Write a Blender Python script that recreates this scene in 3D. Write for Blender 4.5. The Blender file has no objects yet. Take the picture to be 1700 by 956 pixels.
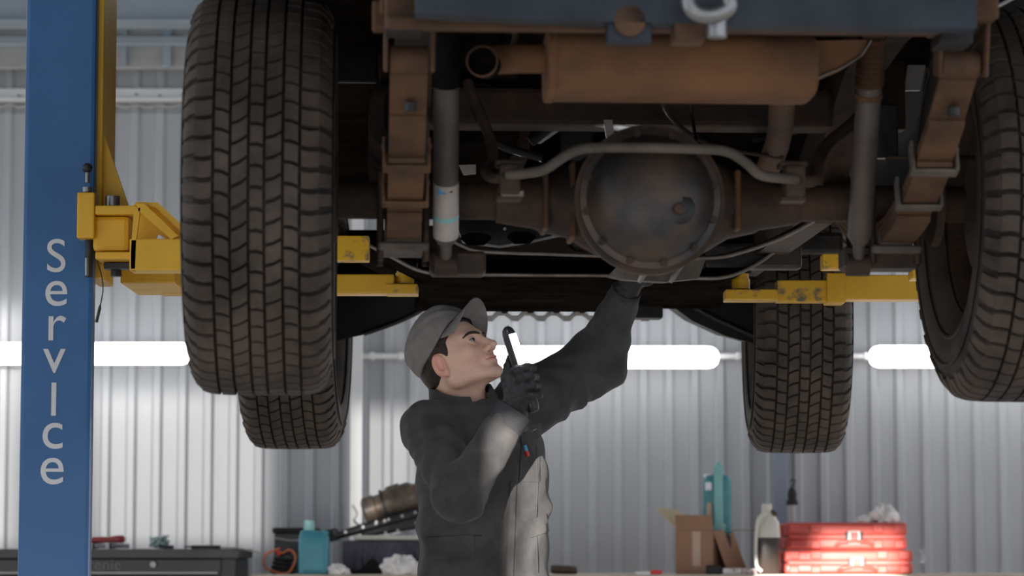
import bpy, bmesh, math, random
import numpy as np
from mathutils import Vector, Matrix, Euler

random.seed(4)
SC = bpy.context.scene
COL = SC.collection
PI = math.pi
R = math.radians

# ---------------------------------------------------------------- camera
FPX, CAMH, HORIZ = 4700.0, 1.05, 920.0
THETA = math.atan((HORIZ - 478.0) / FPX)
cam_d = bpy.data.cameras.new('camera')
cam_d.sensor_width = 36.0
cam_d.sensor_fit = 'HORIZONTAL'
cam_d.lens = FPX / 1700.0 * 36.0
cam_d.dof.use_dof = True
cam_d.dof.focus_distance = 6.9
cam_d.dof.aperture_fstop = 5.0
cam_d.clip_start = 0.05
cam_d.clip_end = 200
CAM = bpy.data.objects.new('camera', cam_d)
COL.objects.link(CAM)
CAM.location = (0, 0, CAMH)
CAM.rotation_euler = (PI / 2 + THETA, 0, 0)
SC.camera = CAM

# ---------------------------------------------------------------- daylight
W = bpy.data.worlds.new('daylight')
SC.world = W
W.use_nodes = True
bgn = W.node_tree.nodes['Background']
bgn.inputs[0].default_value = (0.86, 0.92, 1.0, 1)
bgn.inputs[1].default_value = 1.0
sun_d = bpy.data.lights.new('sun', 'SUN')
sun_d.energy = 20.0
sun_d.color = (1.0, 0.94, 0.86)
sun_d.angle = R(0.5)
SUN = bpy.data.objects.new('sun', sun_d)
COL.objects.link(SUN)
AZ, EL = R(-12.0), R(4.0)
sdir = Vector((-math.sin(AZ) * math.cos(EL), math.cos(AZ) * math.cos(EL), -math.sin(EL)))
SUN.rotation_euler = sdir.to_track_quat('-Z', 'Y').to_euler()
SUN.location = (-5, -6, 4)

SC.view_settings.view_transform = 'Standard'
SC.view_settings.look = 'None'
SC.view_settings.exposure = 0.0
SC.view_settings.gamma = 1.0
SC.view_settings.use_curve_mapping = False
try:
    SC.cycles.use_denoising = True
    SC.cycles.max_bounces = 7
    SC.cycles.diffuse_bounces = 4
except Exception:
    pass

# ---------------------------------------------------------------- pixel -> place helpers
_f = Vector((0, math.cos(THETA), math.sin(THETA)))
_u = Vector((0, -math.sin(THETA), math.cos(THETA)))
CAMP = Vector((0, 0, CAMH))
def ray(u, v):
    return _f + Vector((1, 0, 0)) * ((u - 850.0) / FPX) + _u * ((478.0 - v) / FPX)
def P(u, v, Y):
    d = ray(u, v)
    return CAMP + d * (Y / d.y)
YAW = 0.0532
VO = Vector((0.245, 5.60, 1.748))          # centre of the truck's rear axle
VR = Vector((math.cos(YAW), math.sin(YAW), 0))
VF = Vector((-math.sin(YAW), math.cos(YAW), 0))
def V(u, v, yl):
    """photo direction -> truck-local point on the plane yl metres ahead of the rear axle"""
    d = ray(u, v)
    t = (yl - (CAMP - VO).dot(VF)) / d.dot(VF)
    p = CAMP + d * t - VO
    return Vector((p.dot(VR), yl, p.z))

# ---------------------------------------------------------------- materials
def mat(name, c1, c2=None, rough=0.6, metal=0.0, scale=8.0, bump=0.0, bscale=60.0, detail=6.0, lo=0.35, hi=0.65,
        emis=None, estr=0.0, sheen=0.0, trans=0.0, rvar=0.0, sss=0.0, coat=0.0, attr=None, stretch=None, spec=0.5):
    m = bpy.data.materials.new(name)
    m.use_nodes = True
    nt = m.node_tree
    b = nt.nodes['Principled BSDF']
    b.inputs['Roughness'].default_value = rough
    b.inputs['Metallic'].default_value = metal
    b.inputs['Specular IOR Level'].default_value = spec
    b.inputs['Base Color'].default_value = (*c1, 1)
    tc = nt.nodes.new('ShaderNodeTexCoord')
    vec = tc.outputs['Object']
    if stretch:
        mp = nt.nodes.new('ShaderNodeMapping')
        mp.inputs['Scale'].default_value = stretch
        nt.links.new(vec, mp.inputs['Vector'])
        vec = mp.outputs['Vector']
    base_out = None
    if c2 is not None:
        n = nt.nodes.new('ShaderNodeTexNoise')
        n.inputs['Scale'].default_value = scale
        n.inputs['Detail'].default_value = detail
        n.inputs['Roughness'].default_value = 0.62
        nt.links.new(vec, n.inputs['Vector'])
        r = nt.nodes.new('ShaderNodeValToRGB')
        r.color_ramp.elements[0].position = lo
        r.color_ramp.elements[0].color = (*c1, 1)
        r.color_ramp.elements[1].position = hi
        r.color_ramp.elements[1].color = (*c2, 1)
        nt.links.new(n.outputs['Fac'], r.inputs['Fac'])
        base_out = r.outputs['Color']
        nt.links.new(base_out, b.inputs['Base Color'])
        if rvar:
            mr = nt.nodes.new('ShaderNodeMapRange')
            mr.inputs['To Min'].default_value = max(0.05, rough - rvar)
            mr.inputs['To Max'].default_value = min(1, rough + rvar)
            nt.links.new(n.outputs['Fac'], mr.inputs['Value'])
            nt.links.new(mr.outputs['Result'], b.inputs['Roughness'])
    if attr:
        an = nt.nodes.new('ShaderNodeAttribute')
        an.attribute_name = attr
        mx = nt.nodes.new('ShaderNodeMix')
        mx.data_type = 'RGBA'
        mx.blend_type = 'MULTIPLY'
        mx.inputs[0].default_value = 1.0
        if base_out is not None:
            nt.links.new(base_out, mx.inputs[6])
        else:
            mx.inputs[6].default_value = (*c1, 1)
        nt.links.new(an.outputs['Color'], mx.inputs[7])
        nt.links.new(mx.outputs[2], b.inputs['Base Color'])
    if bump:
        n2 = nt.nodes.new('ShaderNodeTexNoise')
        n2.inputs['Scale'].default_value = bscale
        n2.inputs['Detail'].default_value = 5
        nt.links.new(vec, n2.inputs['Vector'])
        bp = nt.nodes.new('ShaderNodeBump')
        bp.inputs['Strength'].default_value = bump
        bp.inputs['Distance'].default_value = 0.01
        nt.links.new(n2.outputs['Fac'], bp.inputs['Height'])
        nt.links.new(bp.outputs['Normal'], b.inputs['Normal'])
    if emis:
        b.inputs['Emission Color'].default_value = (*emis, 1)
        b.inputs['Emission Strength'].default_value = estr
    if sheen:
        b.inputs['Sheen Weight'].default_value = sheen
    if trans:
        b.inputs['Transmission Weight'].default_value = trans
    if sss:
        b.inputs['Subsurface Weight'].default_value = sss
        b.inputs['Subsurface Radius'].default_value = (0.012, 0.005, 0.003)
        b.inputs['Subsurface Scale'].default_value = 0.4
    if coat:
        b.inputs['Coat Weight'].default_value = coat
    return m

def srgb(r, g, b):
    def f(c):
        c /= 255.0
        return c / 12.92 if c <= 0.04045 else ((c + 0.055) / 1.055) ** 2.4
    return (f(r), f(g), f(b))

M = {}
M['rubber'] = mat('rubber', (0.012, 0.012, 0.013), (0.028, 0.026, 0.025), rough=0.62, scale=9, bump=0.08, bscale=90, spec=0.25)
M['tread'] = mat('tread_rubber', (0.034, 0.028, 0.024), (0.12, 0.093, 0.076), rough=0.72, scale=7, bump=0.25, bscale=140, lo=0.3, hi=0.72, spec=0.25)
M['sidewall'] = mat('dusty_sidewall', (0.02, 0.018, 0.017), (0.065, 0.05, 0.04), rough=0.7, scale=6, bump=0.1, bscale=70, spec=0.25)
M['rust'] = mat('rusty_steel', (0.055, 0.03, 0.018), (0.15, 0.075, 0.037), rough=0.75, metal=0.15, scale=7, bump=0.3, bscale=55, rvar=0.15)
M['rustdark'] = mat('dark_rusty_steel', (0.025, 0.018, 0.014), (0.085, 0.05, 0.032), rough=0.7, metal=0.25, scale=9, bump=0.3, bscale=60, rvar=0.15)
M['rustorange'] = mat('orange_rust_muffler', (0.12, 0.062, 0.035), (0.24, 0.115, 0.052), rough=0.7, metal=0.2, scale=5, bump=0.15, bscale=30, rvar=0.12)
M['mud'] = mat('dusty_grey_steel', (0.08, 0.066, 0.056), (0.16, 0.135, 0.115), rough=0.7, metal=0.2, scale=10, bump=0.2, bscale=60)
M['darkmetal'] = mat('oily_dark_steel', (0.02, 0.021, 0.024), (0.06, 0.055, 0.052), rough=0.45, metal=0.5, scale=10, bump=0.15, bscale=50, rvar=0.12)
M['diffcover'] = mat('differential_cover_steel', (0.045, 0.046, 0.052), (0.13, 0.09, 0.065), rough=0.46, metal=0.5, scale=8, bump=0.1, bscale=35, rvar=0.12)
M['underbody'] = mat('underbody_coating', (0.008, 0.008, 0.008), (0.024, 0.018, 0.014), rough=1.0, scale=6, bump=0.2, bscale=40, spec=0.0)
M['plastic'] = mat('black_plastic', (0.012, 0.012, 0.014), (0.026, 0.025, 0.026), rough=0.5, scale=7, bump=0.06, bscale=90, spec=0.25)
M['bumper'] = mat('blue_grey_bumper_steel', (0.02, 0.025, 0.036), (0.045, 0.055, 0.072), rough=0.5, spec=0.3, metal=0.3, scale=5, bump=0.06, bscale=40)
M['silver'] = mat('aluminium_shield', (0.35, 0.36, 0.38), (0.55, 0.56, 0.58), rough=0.35, metal=0.25, scale=9, bump=0.25, bscale=14)
M['tray'] = mat('worn_skid_plate_steel', (0.14, 0.12, 0.105), (0.3, 0.27, 0.245), rough=0.42, metal=0.6, scale=8, bump=0.12, bscale=30)
M['shockgrey'] = mat('grey_shock_paint', (0.075, 0.06, 0.052), (0.12, 0.1, 0.088), rough=0.5, metal=0.1, scale=9)
M['shockwhite'] = mat('pale_shock_paint', (0.36, 0.33, 0.31), (0.5, 0.46, 0.44), rough=0.5, scale=9)
M['stickerblue'] = mat('blue_sticker', (0.05, 0.3, 0.55), (0.06, 0.34, 0.6), rough=0.4)
M['stickerteal'] = mat('teal_sticker', (0.2, 0.5, 0.52), (0.25, 0.55, 0.56), rough=0.4)
M['orange'] = mat('orange_boot', (0.3, 0.12, 0.04), (0.45, 0.2, 0.07), rough=0.5, scale=20)
M['pale'] = mat('pale_metal_and_bright_gaps', (0.62, 0.62, 0.64), (0.75, 0.75, 0.76), rough=0.45, scale=9)
M['bluepaint'] = mat('blue_column_paint', (0.018, 0.105, 0.29), (0.026, 0.13, 0.34), rough=0.38, scale=4, bump=0.03, bscale=120, coat=0.15)
M['yellow'] = mat('yellow_lift_paint', (0.72, 0.4, 0.016), (0.82, 0.48, 0.025), rough=0.42, scale=7, bump=0.05, bscale=60)
M['yellowworn'] = mat('worn_yellow_lift_paint', (0.76, 0.44, 0.02), (0.16, 0.13, 0.1), rough=0.5, scale=26, lo=0.52, hi=0.66, bump=0.1, bscale=50)
M['letter'] = mat('pale_lettering', (0.62, 0.64, 0.68), (0.68, 0.7, 0.73), rough=0.5)
M['steel'] = mat('brushed_steel', (0.25, 0.25, 0.26), (0.4, 0.4, 0.41), rough=0.35, metal=0.8, scale=20)
M['blacksteel'] = mat('black_steel', (0.02, 0.02, 0.022), (0.04, 0.04, 0.042), rough=0.45, metal=0.3, scale=20)
M['wall'] = mat('white_corrugated_paint', (0.40, 0.415, 0.445), (0.46, 0.475, 0.505), rough=0.42, scale=1.6, bump=0.03, bscale=12, stretch=(1, 1, 0.25))
M['wallback'] = mat('wall_sheathing', (0.3, 0.31, 0.33), (0.36, 0.37, 0.38), rough=0.7, scale=2)
M['board'] = mat('grey_board', (0.36, 0.36, 0.36), (0.46, 0.45, 0.44), rough=0.7, scale=2.5, stretch=(1, 1, 2))
M['beam'] = mat('blue_grey_beam_paint', (0.27, 0.33, 0.38), (0.33, 0.39, 0.44), rough=0.5, scale=3)
M['post'] = mat('grey_blue_post_paint', (0.22, 0.25, 0.32), (0.27, 0.3, 0.37), rough=0.5, scale=3)
M['white'] = mat('white_paint', (0.72, 0.73, 0.74), (0.8, 0.8, 0.8), rough=0.45, scale=4)
_g = bpy.data.materials.new('sun_dimming_tint')
_g.use_nodes = True
_g.node_tree.nodes.clear()
_o = _g.node_tree.nodes.new('ShaderNodeOutputMaterial')
_t = _g.node_tree.nodes.new('ShaderNodeBsdfTransparent')
_t.inputs[0].default_value = (0.32, 0.322, 0.325, 1)  # unseen tinted glazing, added to weaken the sun on the back wall
_g.node_tree.links.new(_t.outputs[0], _o.inputs[0])
M['sun_tint'] = _g
M['floor'] = mat('concrete_floor', (0.3, 0.27, 0.24), (0.42, 0.39, 0.35), rough=0.7, scale=1.2, bump=0.15, bscale=30)
M['lamp'] = mat('lit_tube', (0.9, 0.9, 0.9), None, rough=0.4, emis=(1.0, 0.99, 0.96), estr=7.0)
M['skin'] = mat('skin', (0.76, 0.485, 0.37), (0.82, 0.54, 0.42), rough=0.48, scale=30, bump=0.05, bscale=260, sss=0.12, attr='tint')
M['hair'] = mat('dark_brown_hair', (0.018, 0.011, 0.008), (0.05, 0.03, 0.02), rough=0.55, scale=160, bump=0.5, bscale=300)
M['eyewhite'] = mat('eyeball', (0.42, 0.38, 0.36), (0.48, 0.43, 0.4), rough=0.15)
M['iris'] = mat('iris', (0.03, 0.02, 0.012), (0.06, 0.035, 0.02), rough=0.1, scale=200)
M['cloth'] = mat('charcoal_workwear', (0.05, 0.048, 0.05), (0.08, 0.077, 0.077), rough=0.8, scale=14, bump=0.35, bscale=22, sheen=0.06, spec=0.12)
M['clothseam'] = mat('charcoal_workwear_trim', (0.04, 0.04, 0.046), (0.055, 0.055, 0.06), rough=0.8, scale=18, bump=0.15, bscale=60, spec=0.12)
M['piping'] = mat('reflective_grey_piping', (0.42, 0.42, 0.42), (0.5, 0.5, 0.5), rough=0.45)
M['cap'] = mat('grey_cap_cotton', (0.2, 0.185, 0.183), (0.245, 0.226, 0.222), rough=0.85, scale=40, bump=0.12, bscale=300)
M['glove'] = mat('black_work_glove', (0.012, 0.012, 0.014), (0.028, 0.028, 0.03), rough=0.65, scale=30, bump=0.3, bscale=120)
M['torch'] = mat('black_torch_plastic', (0.014, 0.014, 0.016), (0.02, 0.02, 0.022), rough=0.35, scale=20)
M['led'] = mat('lit_led_panel', (0.9, 0.9, 1.0), None, rough=0.3, emis=(0.82, 0.88, 1.0), estr=22.0)
M['cabinet'] = mat('dark_grey_tool_chest_paint', (0.028, 0.03, 0.036), (0.04, 0.042, 0.048), rough=0.4, scale=5)
M['cabinettop'] = mat('tool_chest_top', (0.05, 0.05, 0.054), (0.075, 0.074, 0.074), rough=0.5, scale=5)
M['redhandle'] = mat('dark_red_handle', (0.2, 0.012, 0.018), (0.27, 0.02, 0.025), rough=0.35, scale=30)
M['red'] = mat('red_case_plastic', (0.5, 0.06, 0.045), (0.56, 0.075, 0.055), rough=0.42, scale=6)
M['redtag'] = mat('bright_red_plastic', (0.65, 0.02, 0.03), (0.7, 0.03, 0.04), rough=0.4)
M['relief'] = mat('raised_grey_lettering', (0.11, 0.11, 0.12), (0.14, 0.14, 0.15), rough=0.5)
M['olddrum'] = mat('grimy_drum_steel', (0.07, 0.06, 0.052), (0.2, 0.15, 0.11), rough=0.45, metal=0.4, scale=14)
M['latch'] = mat('grey_latch', (0.42, 0.4, 0.38), (0.5, 0.48, 0.46), rough=0.4)
M['carton'] = mat('brown_cardboard', (0.3, 0.165, 0.1), (0.35, 0.2, 0.125), rough=0.85, scale=6, bump=0.05, bscale=80)
M['cartonin'] = mat('pale_cardboard', (0.48, 0.38, 0.25), (0.53, 0.42, 0.29), rough=0.85, scale=6)
M['tape'] = mat('packing_tape', (0.45, 0.3, 0.21), (0.5, 0.34, 0.25), rough=0.3)
M['teal'] = mat('teal_plastic', (0.05, 0.22, 0.25), (0.07, 0.28, 0.31), rough=0.35, scale=5)
M['tealpale'] = mat('pale_teal_plastic', (0.2, 0.45, 0.44), (0.25, 0.5, 0.49), rough=0.35, scale=5)
M['bottleblue'] = mat('blue_green_bottle_plastic', (0.05, 0.24, 0.31), (0.065, 0.29, 0.36), rough=0.35, scale=4)
M['cream'] = mat('translucent_cream_plastic', (0.6, 0.57, 0.5), (0.66, 0.62, 0.55), rough=0.4, scale=5)
M['oil'] = mat('dark_oil_plastic', (0.02, 0.013, 0.011), (0.04, 0.026, 0.02), rough=0.3, scale=5)
M['rag'] = mat('white_rag', (0.72, 0.67, 0.65), (0.86, 0.83, 0.81), rough=0.9, scale=22, bump=0.4, bscale=60)
M['purple'] = mat('dark_violet_cloth', (0.045, 0.04, 0.062), (0.09, 0.08, 0.11), rough=0.8, scale=12, bump=0.3, bscale=30)
M['wire'] = mat('pale_teal_wire', (0.25, 0.38, 0.38), (0.42, 0.5, 0.48), rough=0.5, scale=60)
M['cable'] = mat('orange_cable', (0.65, 0.16, 0.06), (0.72, 0.2, 0.08), rough=0.45, scale=20)
M['wood'] = mat('bench_top_wood', (0.42, 0.36, 0.29), (0.55, 0.49, 0.41), rough=0.65, scale=5, stretch=(1, 8, 8))
M['paper'] = mat('printed_white_packet', (0.62, 0.6, 0.6), (0.3, 0.12, 0.14), rough=0.6, scale=55, lo=0.5, hi=0.62)
M['brownpipe'] = mat('brown_pipe', (0.05, 0.035, 0.028), (0.09, 0.06, 0.045), rough=0.5, metal=0.3, scale=14)

# ---------------------------------------------------------------- mesh builder
_boxcache = {}
def _bevbox(s, bev, seg):
    key = (round(s[0], 4), round(s[1], 4), round(s[2], 4), round(bev, 4), seg)
    if key not in _boxcache:
        bm = bmesh.new()
        bmesh.ops.create_cube(bm, size=1.0)
        for v in bm.verts:
            v.co = Vector((v.co.x * s[0], v.co.y * s[1], v.co.z * s[2]))
        if bev > 0:
            bmesh.ops.bevel(bm, geom=list(bm.edges), offset=bev, segments=seg, profile=0.6, affect='EDGES')
        bm.verts.index_update()
        _boxcache[key] = ([tuple(v.co) for v in bm.verts], [tuple(v.index for v in f.verts) for f in bm.faces])
        bm.free()
    return _boxcache[key]

class MB:
    def __init__(self):
        self.v, self.f, self.m = [], [], []
    def add(self, vs, fs, mi=0):
        o = len(self.v)
        self.v += [tuple(p) for p in vs]
        self.f += [tuple(i + o for i in q) for q in fs]
        self.m += [mi] * len(fs)
        return self
    def box(self, c, s, rot=None, bev=0.0, mi=0, seg=1):
        vs, fs = _bevbox(s, bev, seg)
        c = Vector(c)
        if rot is None:
            return self.add([Vector(p) + c for p in vs], fs, mi)
        if not isinstance(rot, Matrix):
            rot = Euler(rot).to_matrix()
        return self.add([rot @ Vector(p) + c for p in vs], fs, mi)
    def loft(self, secs, caps=True, mi=0, closed=True):
        n = len(secs[0])
        vs = [p for s in secs for p in s]
        fs = []
        for i in range(len(secs) - 1):
            for j in range(n if closed else n - 1):
                k = (j + 1) % n
                fs.append((i * n + j, i * n + k, (i + 1) * n + k, (i + 1) * n + j))
        if caps:
            fs.append(tuple(range(n - 1, -1, -1)))
            b = (len(secs) - 1) * n
            fs.append(tuple(range(b, b + n)))
        return self.add(vs, fs, mi)
    def tube(self, pts, r, n=10, caps=True, mi=0, flat=1.0):
        pts = [Vector(p) for p in pts]
        rs = r if isinstance(r, (list, tuple)) else [r] * len(pts)
        t0 = (pts[1] - pts[0]).normalized()
        ref = Vector((0, 0, 1)) if abs(t0.z) < 0.9 else Vector((1, 0, 0))
        nx = t0.cross(ref).normalized()
        secs = []
        for i, p in enumerate(pts):
            a = pts[max(i - 1, 0)]
            b = pts[min(i + 1, len(pts) - 1)]
            t = (b - a).normalized()
            nx = (nx - t * nx.dot(t)).normalized()
            ny = t.cross(nx)
            secs.append([p + nx * (rs[i] * math.cos(2 * PI * k / n)) + ny * (rs[i] * flat * math.sin(2 * PI * k / n)) for k in range(n)])
        return self.loft(secs, caps, mi)
    def cyl(self, a, b, r0, r1=None, n=16, mi=0):
        return self.tube([a, b], [r0, r0 if r1 is None else r1], n, True, mi)
    def lathe(self, prof, o, axis, n=32, mi=0, caps=True):
        o, ax = Vector(o), Vector(axis).normalized()
        ref = Vector((0, 0, 1)) if abs(ax.z) < 0.9 else Vector((1, 0, 0))
        e1 = ax.cross(ref).normalized()
        e2 = ax.cross(e1)
        secs = [[o + ax * h + e1 * (r * math.cos(2 * PI * k / n)) + e2 * (r * math.sin(2 * PI * k / n)) for k in range(n)] for r, h in prof]
        return self.loft(secs, caps, mi)
    def prism(self, poly, ext, mi=0):
        ext = Vector(ext)
        poly = [Vector(p) for p in poly]
        return self.loft([poly, [p + ext for p in poly]], True, mi)
    def ball(self, c, r, n=16, m=10, mi=0, rot=None):
        c = Vector(c)
        r = r if isinstance(r, (list, tuple)) else (r, r, r)
        secs = []
        for i in range(m + 1):
            t = PI * min(max(i / m, 0.004), 0.996)
            ring = [Vector((r[0] * math.sin(t) * math.cos(2 * PI * k / n), r[1] * math.sin(t) * math.sin(2 * PI * k / n), r[2] * math.cos(t))) for k in range(n)]
            secs.append([c + (rot @ p if rot else p) for p in ring])
        return self.loft(secs, True, mi)
    def build(self, name, mats, parent=None, smooth=None, world=False):
        me = bpy.data.meshes.new(name)
        me.from_pydata(self.v, [], self.f)
        if not isinstance(mats, (list, tuple)):
            mats = [mats]
        for m in mats:
            me.materials.append(M[m] if isinstance(m, str) else m)
        if len(mats) > 1:
            me.polygons.foreach_set('material_index', self.m)
        bm = bmesh.new()
        bm.from_mesh(me)
        bmesh.ops.recalc_face_normals(bm, faces=list(bm.faces))
        bm.to_mesh(me)
        bm.free()
        if smooth:
            me.polygons.foreach_set('use_smooth', [True] * len(me.polygons))
            me.set_sharp_from_angle(angle=R(smooth))
        me.update()
        return link(name, me, parent, world)

def link(name, me, parent=None, world=False):
    o = bpy.data.objects.new(name, me)
    COL.objects.link(o)
    if parent is not None:
        o.parent = parent
        if world:      # mesh written in world coordinates under an unrotated thing
            if parent.parent is None:
                o.matrix_parent_inverse = Matrix.Translation(-parent.location)
    return o

def empty(name, loc, rz=0.0):
    o = bpy.data.objects.new(name, None)
    o.empty_display_size = 0.05
    COL.objects.link(o)
    o.location = loc
    o.rotation_euler = (0, 0, rz)
    return o

def tag(o, label=None, cat=None, group=None, kind=None):
    for k, v in (('label', label), ('category', cat), ('group', group), ('kind', kind)):
        if v:
            o[k] = v
    return o

def spline(pts, n=8):
    """Catmull-Rom through 3-D points"""
    pts = [Vector(p) for p in pts]
    q = [pts[0] * 2 - pts[1]] + pts + [pts[-1] * 2 - pts[-2]]
    out = []
    for i in range(1, len(q) - 2):
        a, b, c, d = q[i - 1:i + 3]
        for k in range(n):
            t = k / n
            out.append(0.5 * ((2 * b) + (c - a) * t + (2 * a - 5 * b + 4 * c - d) * t * t + (3 * b - a - 3 * c + d) * t ** 3))
    out.append(pts[-1])
    return out
# ---------------------------------------------------------------- the hall
WY = 12.0
def struct(o):
    o['kind'] = 'structure'
    return o
struct(MB().box((0, 7, -0.05), (18, 24, 0.1)).build('floor', 'floor'))
wall = struct(MB().box((0, WY + 0.09, 2.3), (9.0, 0.1, 4.6)).build('wall_back', 'wallback'))
# corrugated sheets: one mesh per kind, each sheet an object of its own
def sheet(z0, z1, n=10, pitch=0.1085):
    prof = []
    for i in range(n):
        x = i * pitch
        prof += [(x, 0.0), (x + 0.058, 0.0), (x + 0.071, -0.02), (x + 0.096, -0.02)]
    prof.append((n * pitch, 0.0))
    mb = MB()
    vs = [Vector((x, y, z0)) for x, y in prof] + [Vector((x, y, z1)) for x, y in prof]
    k = len(prof)
    mb.add(vs, [(i, i + 1, k + i + 1, k + i) for i in range(k - 1)])
    vs2 = [p + Vector((0, 0.003, 0)) for p in vs]
    mb.add(vs2, [(k + i, k + i + 1, i + 1, i) for i in range(k - 1)])
    return mb
lo_sheet = hi_sheet = None
for i in range(8):
    x = -4.30 + i * 1.085
    if lo_sheet is None:
        lo_sheet = sheet(0.0, 2.93).build('corrugated_sheet', 'wall', wall)
        o = lo_sheet
        hi_sheet = sheet(2.93, 4.6).build('corrugated_sheet', 'wall', wall)
        h = hi_sheet
    else:
        o, h = lo_sheet.copy(), hi_sheet.copy()
        COL.objects.link(o), COL.objects.link(h)
    o.location = (x, WY, 0)
    h.location = (x, WY + 0.012, 0)
# ledge with bolts at the sheet joint
zl = P(400, 155, 11.9).z
tr = struct(MB().box((0, 11.955, zl), (9.0, 0.05, 0.055), bev=0.004).box((0, 11.93, zl - 0.024), (9.0, 0.09, 0.006)).build('trim_1', 'white'))
for i in range(60):
    x = -2.9 + i * 0.1
    MB().cyl((x, 11.93, zl - 0.006 + 0.006 * (i % 2)), (x, 11.918, zl - 0.006 + 0.006 * (i % 2)), 0.0055, n=8).build('bolt', 'steel', tr)
# torn membrane below the ledge
mb = MB()
for i in range(40):
    x = -2.6 + i * 0.09
    mb.tube([(x, 11.96, zl - 0.035), (x + 0.05, 11.95, zl - 0.052), (x + 0.11, 11.955, zl - 0.04)], 0.005, 6)
struct(mb.build('trim_2', 'board'))
# boards and beams high on the wall
za, zb = P(300, 113, 11.85).z, P(300, 42, 11.85).z
brd = struct(MB().box((0, 11.87, (za + zb) / 2), (9.0, 0.06, zb - za), bev=0.004).build('trim_3', 'board'))
z1 = P(300, 70, 11.8).z
MB().box((0, 11.8, z1), (9.0, 0.09, 0.035), bev=0.005).build('rail', 'beam', brd)
for u in (205, 276):
    q = P(u, 80, 11.79)
    MB().box((q.x, 11.815, (za + zb) / 2), (0.035 if u > 250 else 0.02, 0.03, zb - za), bev=0.003).build('strut', 'beam', brd)
zc = P(300, 42, 11.5).z
bm_ = struct(MB().box((0, 11.5, zc + 0.13), (9.0, 0.012, 0.26)).box((0, 11.5, zc + 0.006), (9.0, 0.16, 0.014), bev=0.003).box((0, 11.5, zc + 0.27), (9.0, 0.16, 0.014), bev=0.003).build('trim_4', 'beam'))
# posts standing against the sheets
def post(n, u, w, m):
    q = P(u, 700, 11.9)
    mb = MB().box((q.x, 11.905, 1.45), (w, 0.05, 2.9), bev=0.003).box((q.x, 11.95, 1.45), (w * 0.3, 0.06, 2.9))
    struct(mb.build('trim_%d' % n, m))
post(5, 592, 0.05, 'white')
post(6, 1294, 0.055, 'post')
# conduit that carries the tube lamps
zt = P(650, 589, 11.86).z
mb = MB()
mb.tube([(-3.5, 11.93, zt), (3.5, 11.93, zt)], 0.013, 10)
for u in (618, 665, 1225, 1437):
    q = P(u, 589, 11.93)
    mb.box((q.x, 11.93, zt), (0.02, 0.035, 0.032), bev=0.003)
struct(mb.build('trim_7', 'white', smooth=40))
# unseen wall added behind the camera; its openings and tinted glazing shape the sun patches
GY = -2.0
mb = MB()
sun_openings = [(-6.9, -5.06, 2.08, 3.1, 1), (-4.75, -4.0, 2.08, 2.74, 1), (-3.64, -3.36, 2.12, 2.66, 1), (-1.885, -1.6, 1.5, 1.975, 0), (-1.6, -1.5, 1.5, 2.06, 0), (-1.5, -1.28, 1.5, 2.06, 0)]      # x0, x1, z0, z1, glazed
xs_ = sorted({-8.0, 0.0} | {p[0] for p in sun_openings} | {p[1] for p in sun_openings})
for a_, b_ in zip(xs_[:-1], xs_[1:]):
    z_ = 1.5
    for p in sorted(p for p in sun_openings if p[0] <= a_ + 1e-6 and p[1] >= b_ - 1e-6) + [(0, 0, 4.6, 4.6)]:
        if p[2] > z_:
            mb.box(((a_ + b_) / 2, GY, (z_ + p[2]) / 2), (b_ - a_, 0.08, p[2] - z_))
        z_ = p[3]
gw = struct(mb.build('wall_sun_mask', 'wallback'))
for p in sun_openings:
    if p[4]:
        MB().box(((p[0] + p[1]) / 2, GY, (p[2] + p[3]) / 2), (p[1] - p[0], 0.004, p[3] - p[2])).build('sun_dimmer', 'sun_tint', gw)
struct(MB().box((0, 7.25, 4.65), (9.6, 10.5, 0.1)).build('ceiling', 'wallback'))

# ---------------------------------------------------------------- tube lamps on the wall
def tube_lamp(u0, u1, v, label):
    a, b = P(u0, v, 11.84), P(u1, v, 11.84)
    L = (b - a).length
    root = empty('tube_lamp', ((a.x + b.x) / 2, 11.84, a.z))
    tag(root, label, 'lamp', 'tube lamps on the corrugated wall')
    MB().box((0, 0.045, 0), (L - 0.06, 0.05, 0.06), bev=0.006).build('housing', 'white', root)
    MB().tube([(-L / 2, 0, 0), (-L / 2 + 0.006, 0, 0), (-L / 2 + 0.02, 0, 0), (-L / 2 + 0.04, 0, 0), (L / 2 - 0.04, 0, 0), (L / 2 - 0.02, 0, 0), (L / 2 - 0.006, 0, 0), (L / 2, 0, 0)],
              [0.012, 0.028, 0.04, 0.046, 0.046, 0.04, 0.028, 0.012], 20).build('diffuser', 'lamp', root, smooth=60)
    for s in (-1, 1):
        MB().box((s * (L / 2 - 0.09), 0.075, 0), (0.03, 0.03, 0.07), bev=0.004).build('bracket', 'steel', root)
    return root
tube_lamp(-190, 318, 587, 'glowing white tube lamp on the wall behind the blue column')
tube_lamp(735, 1193, 593, 'glowing white tube lamp on the wall behind the man')
tube_lamp(1443, 1905, 592, 'glowing white tube lamp on the wall beside the right rear tyre')
# ---------------------------------------------------------------- the lifted truck
CX = 0.022
truck = empty('pickup_truck', VO, YAW)
tag(truck, 'dark muddy off-road truck raised on the lift, seen from behind and below', 'truck')

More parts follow.
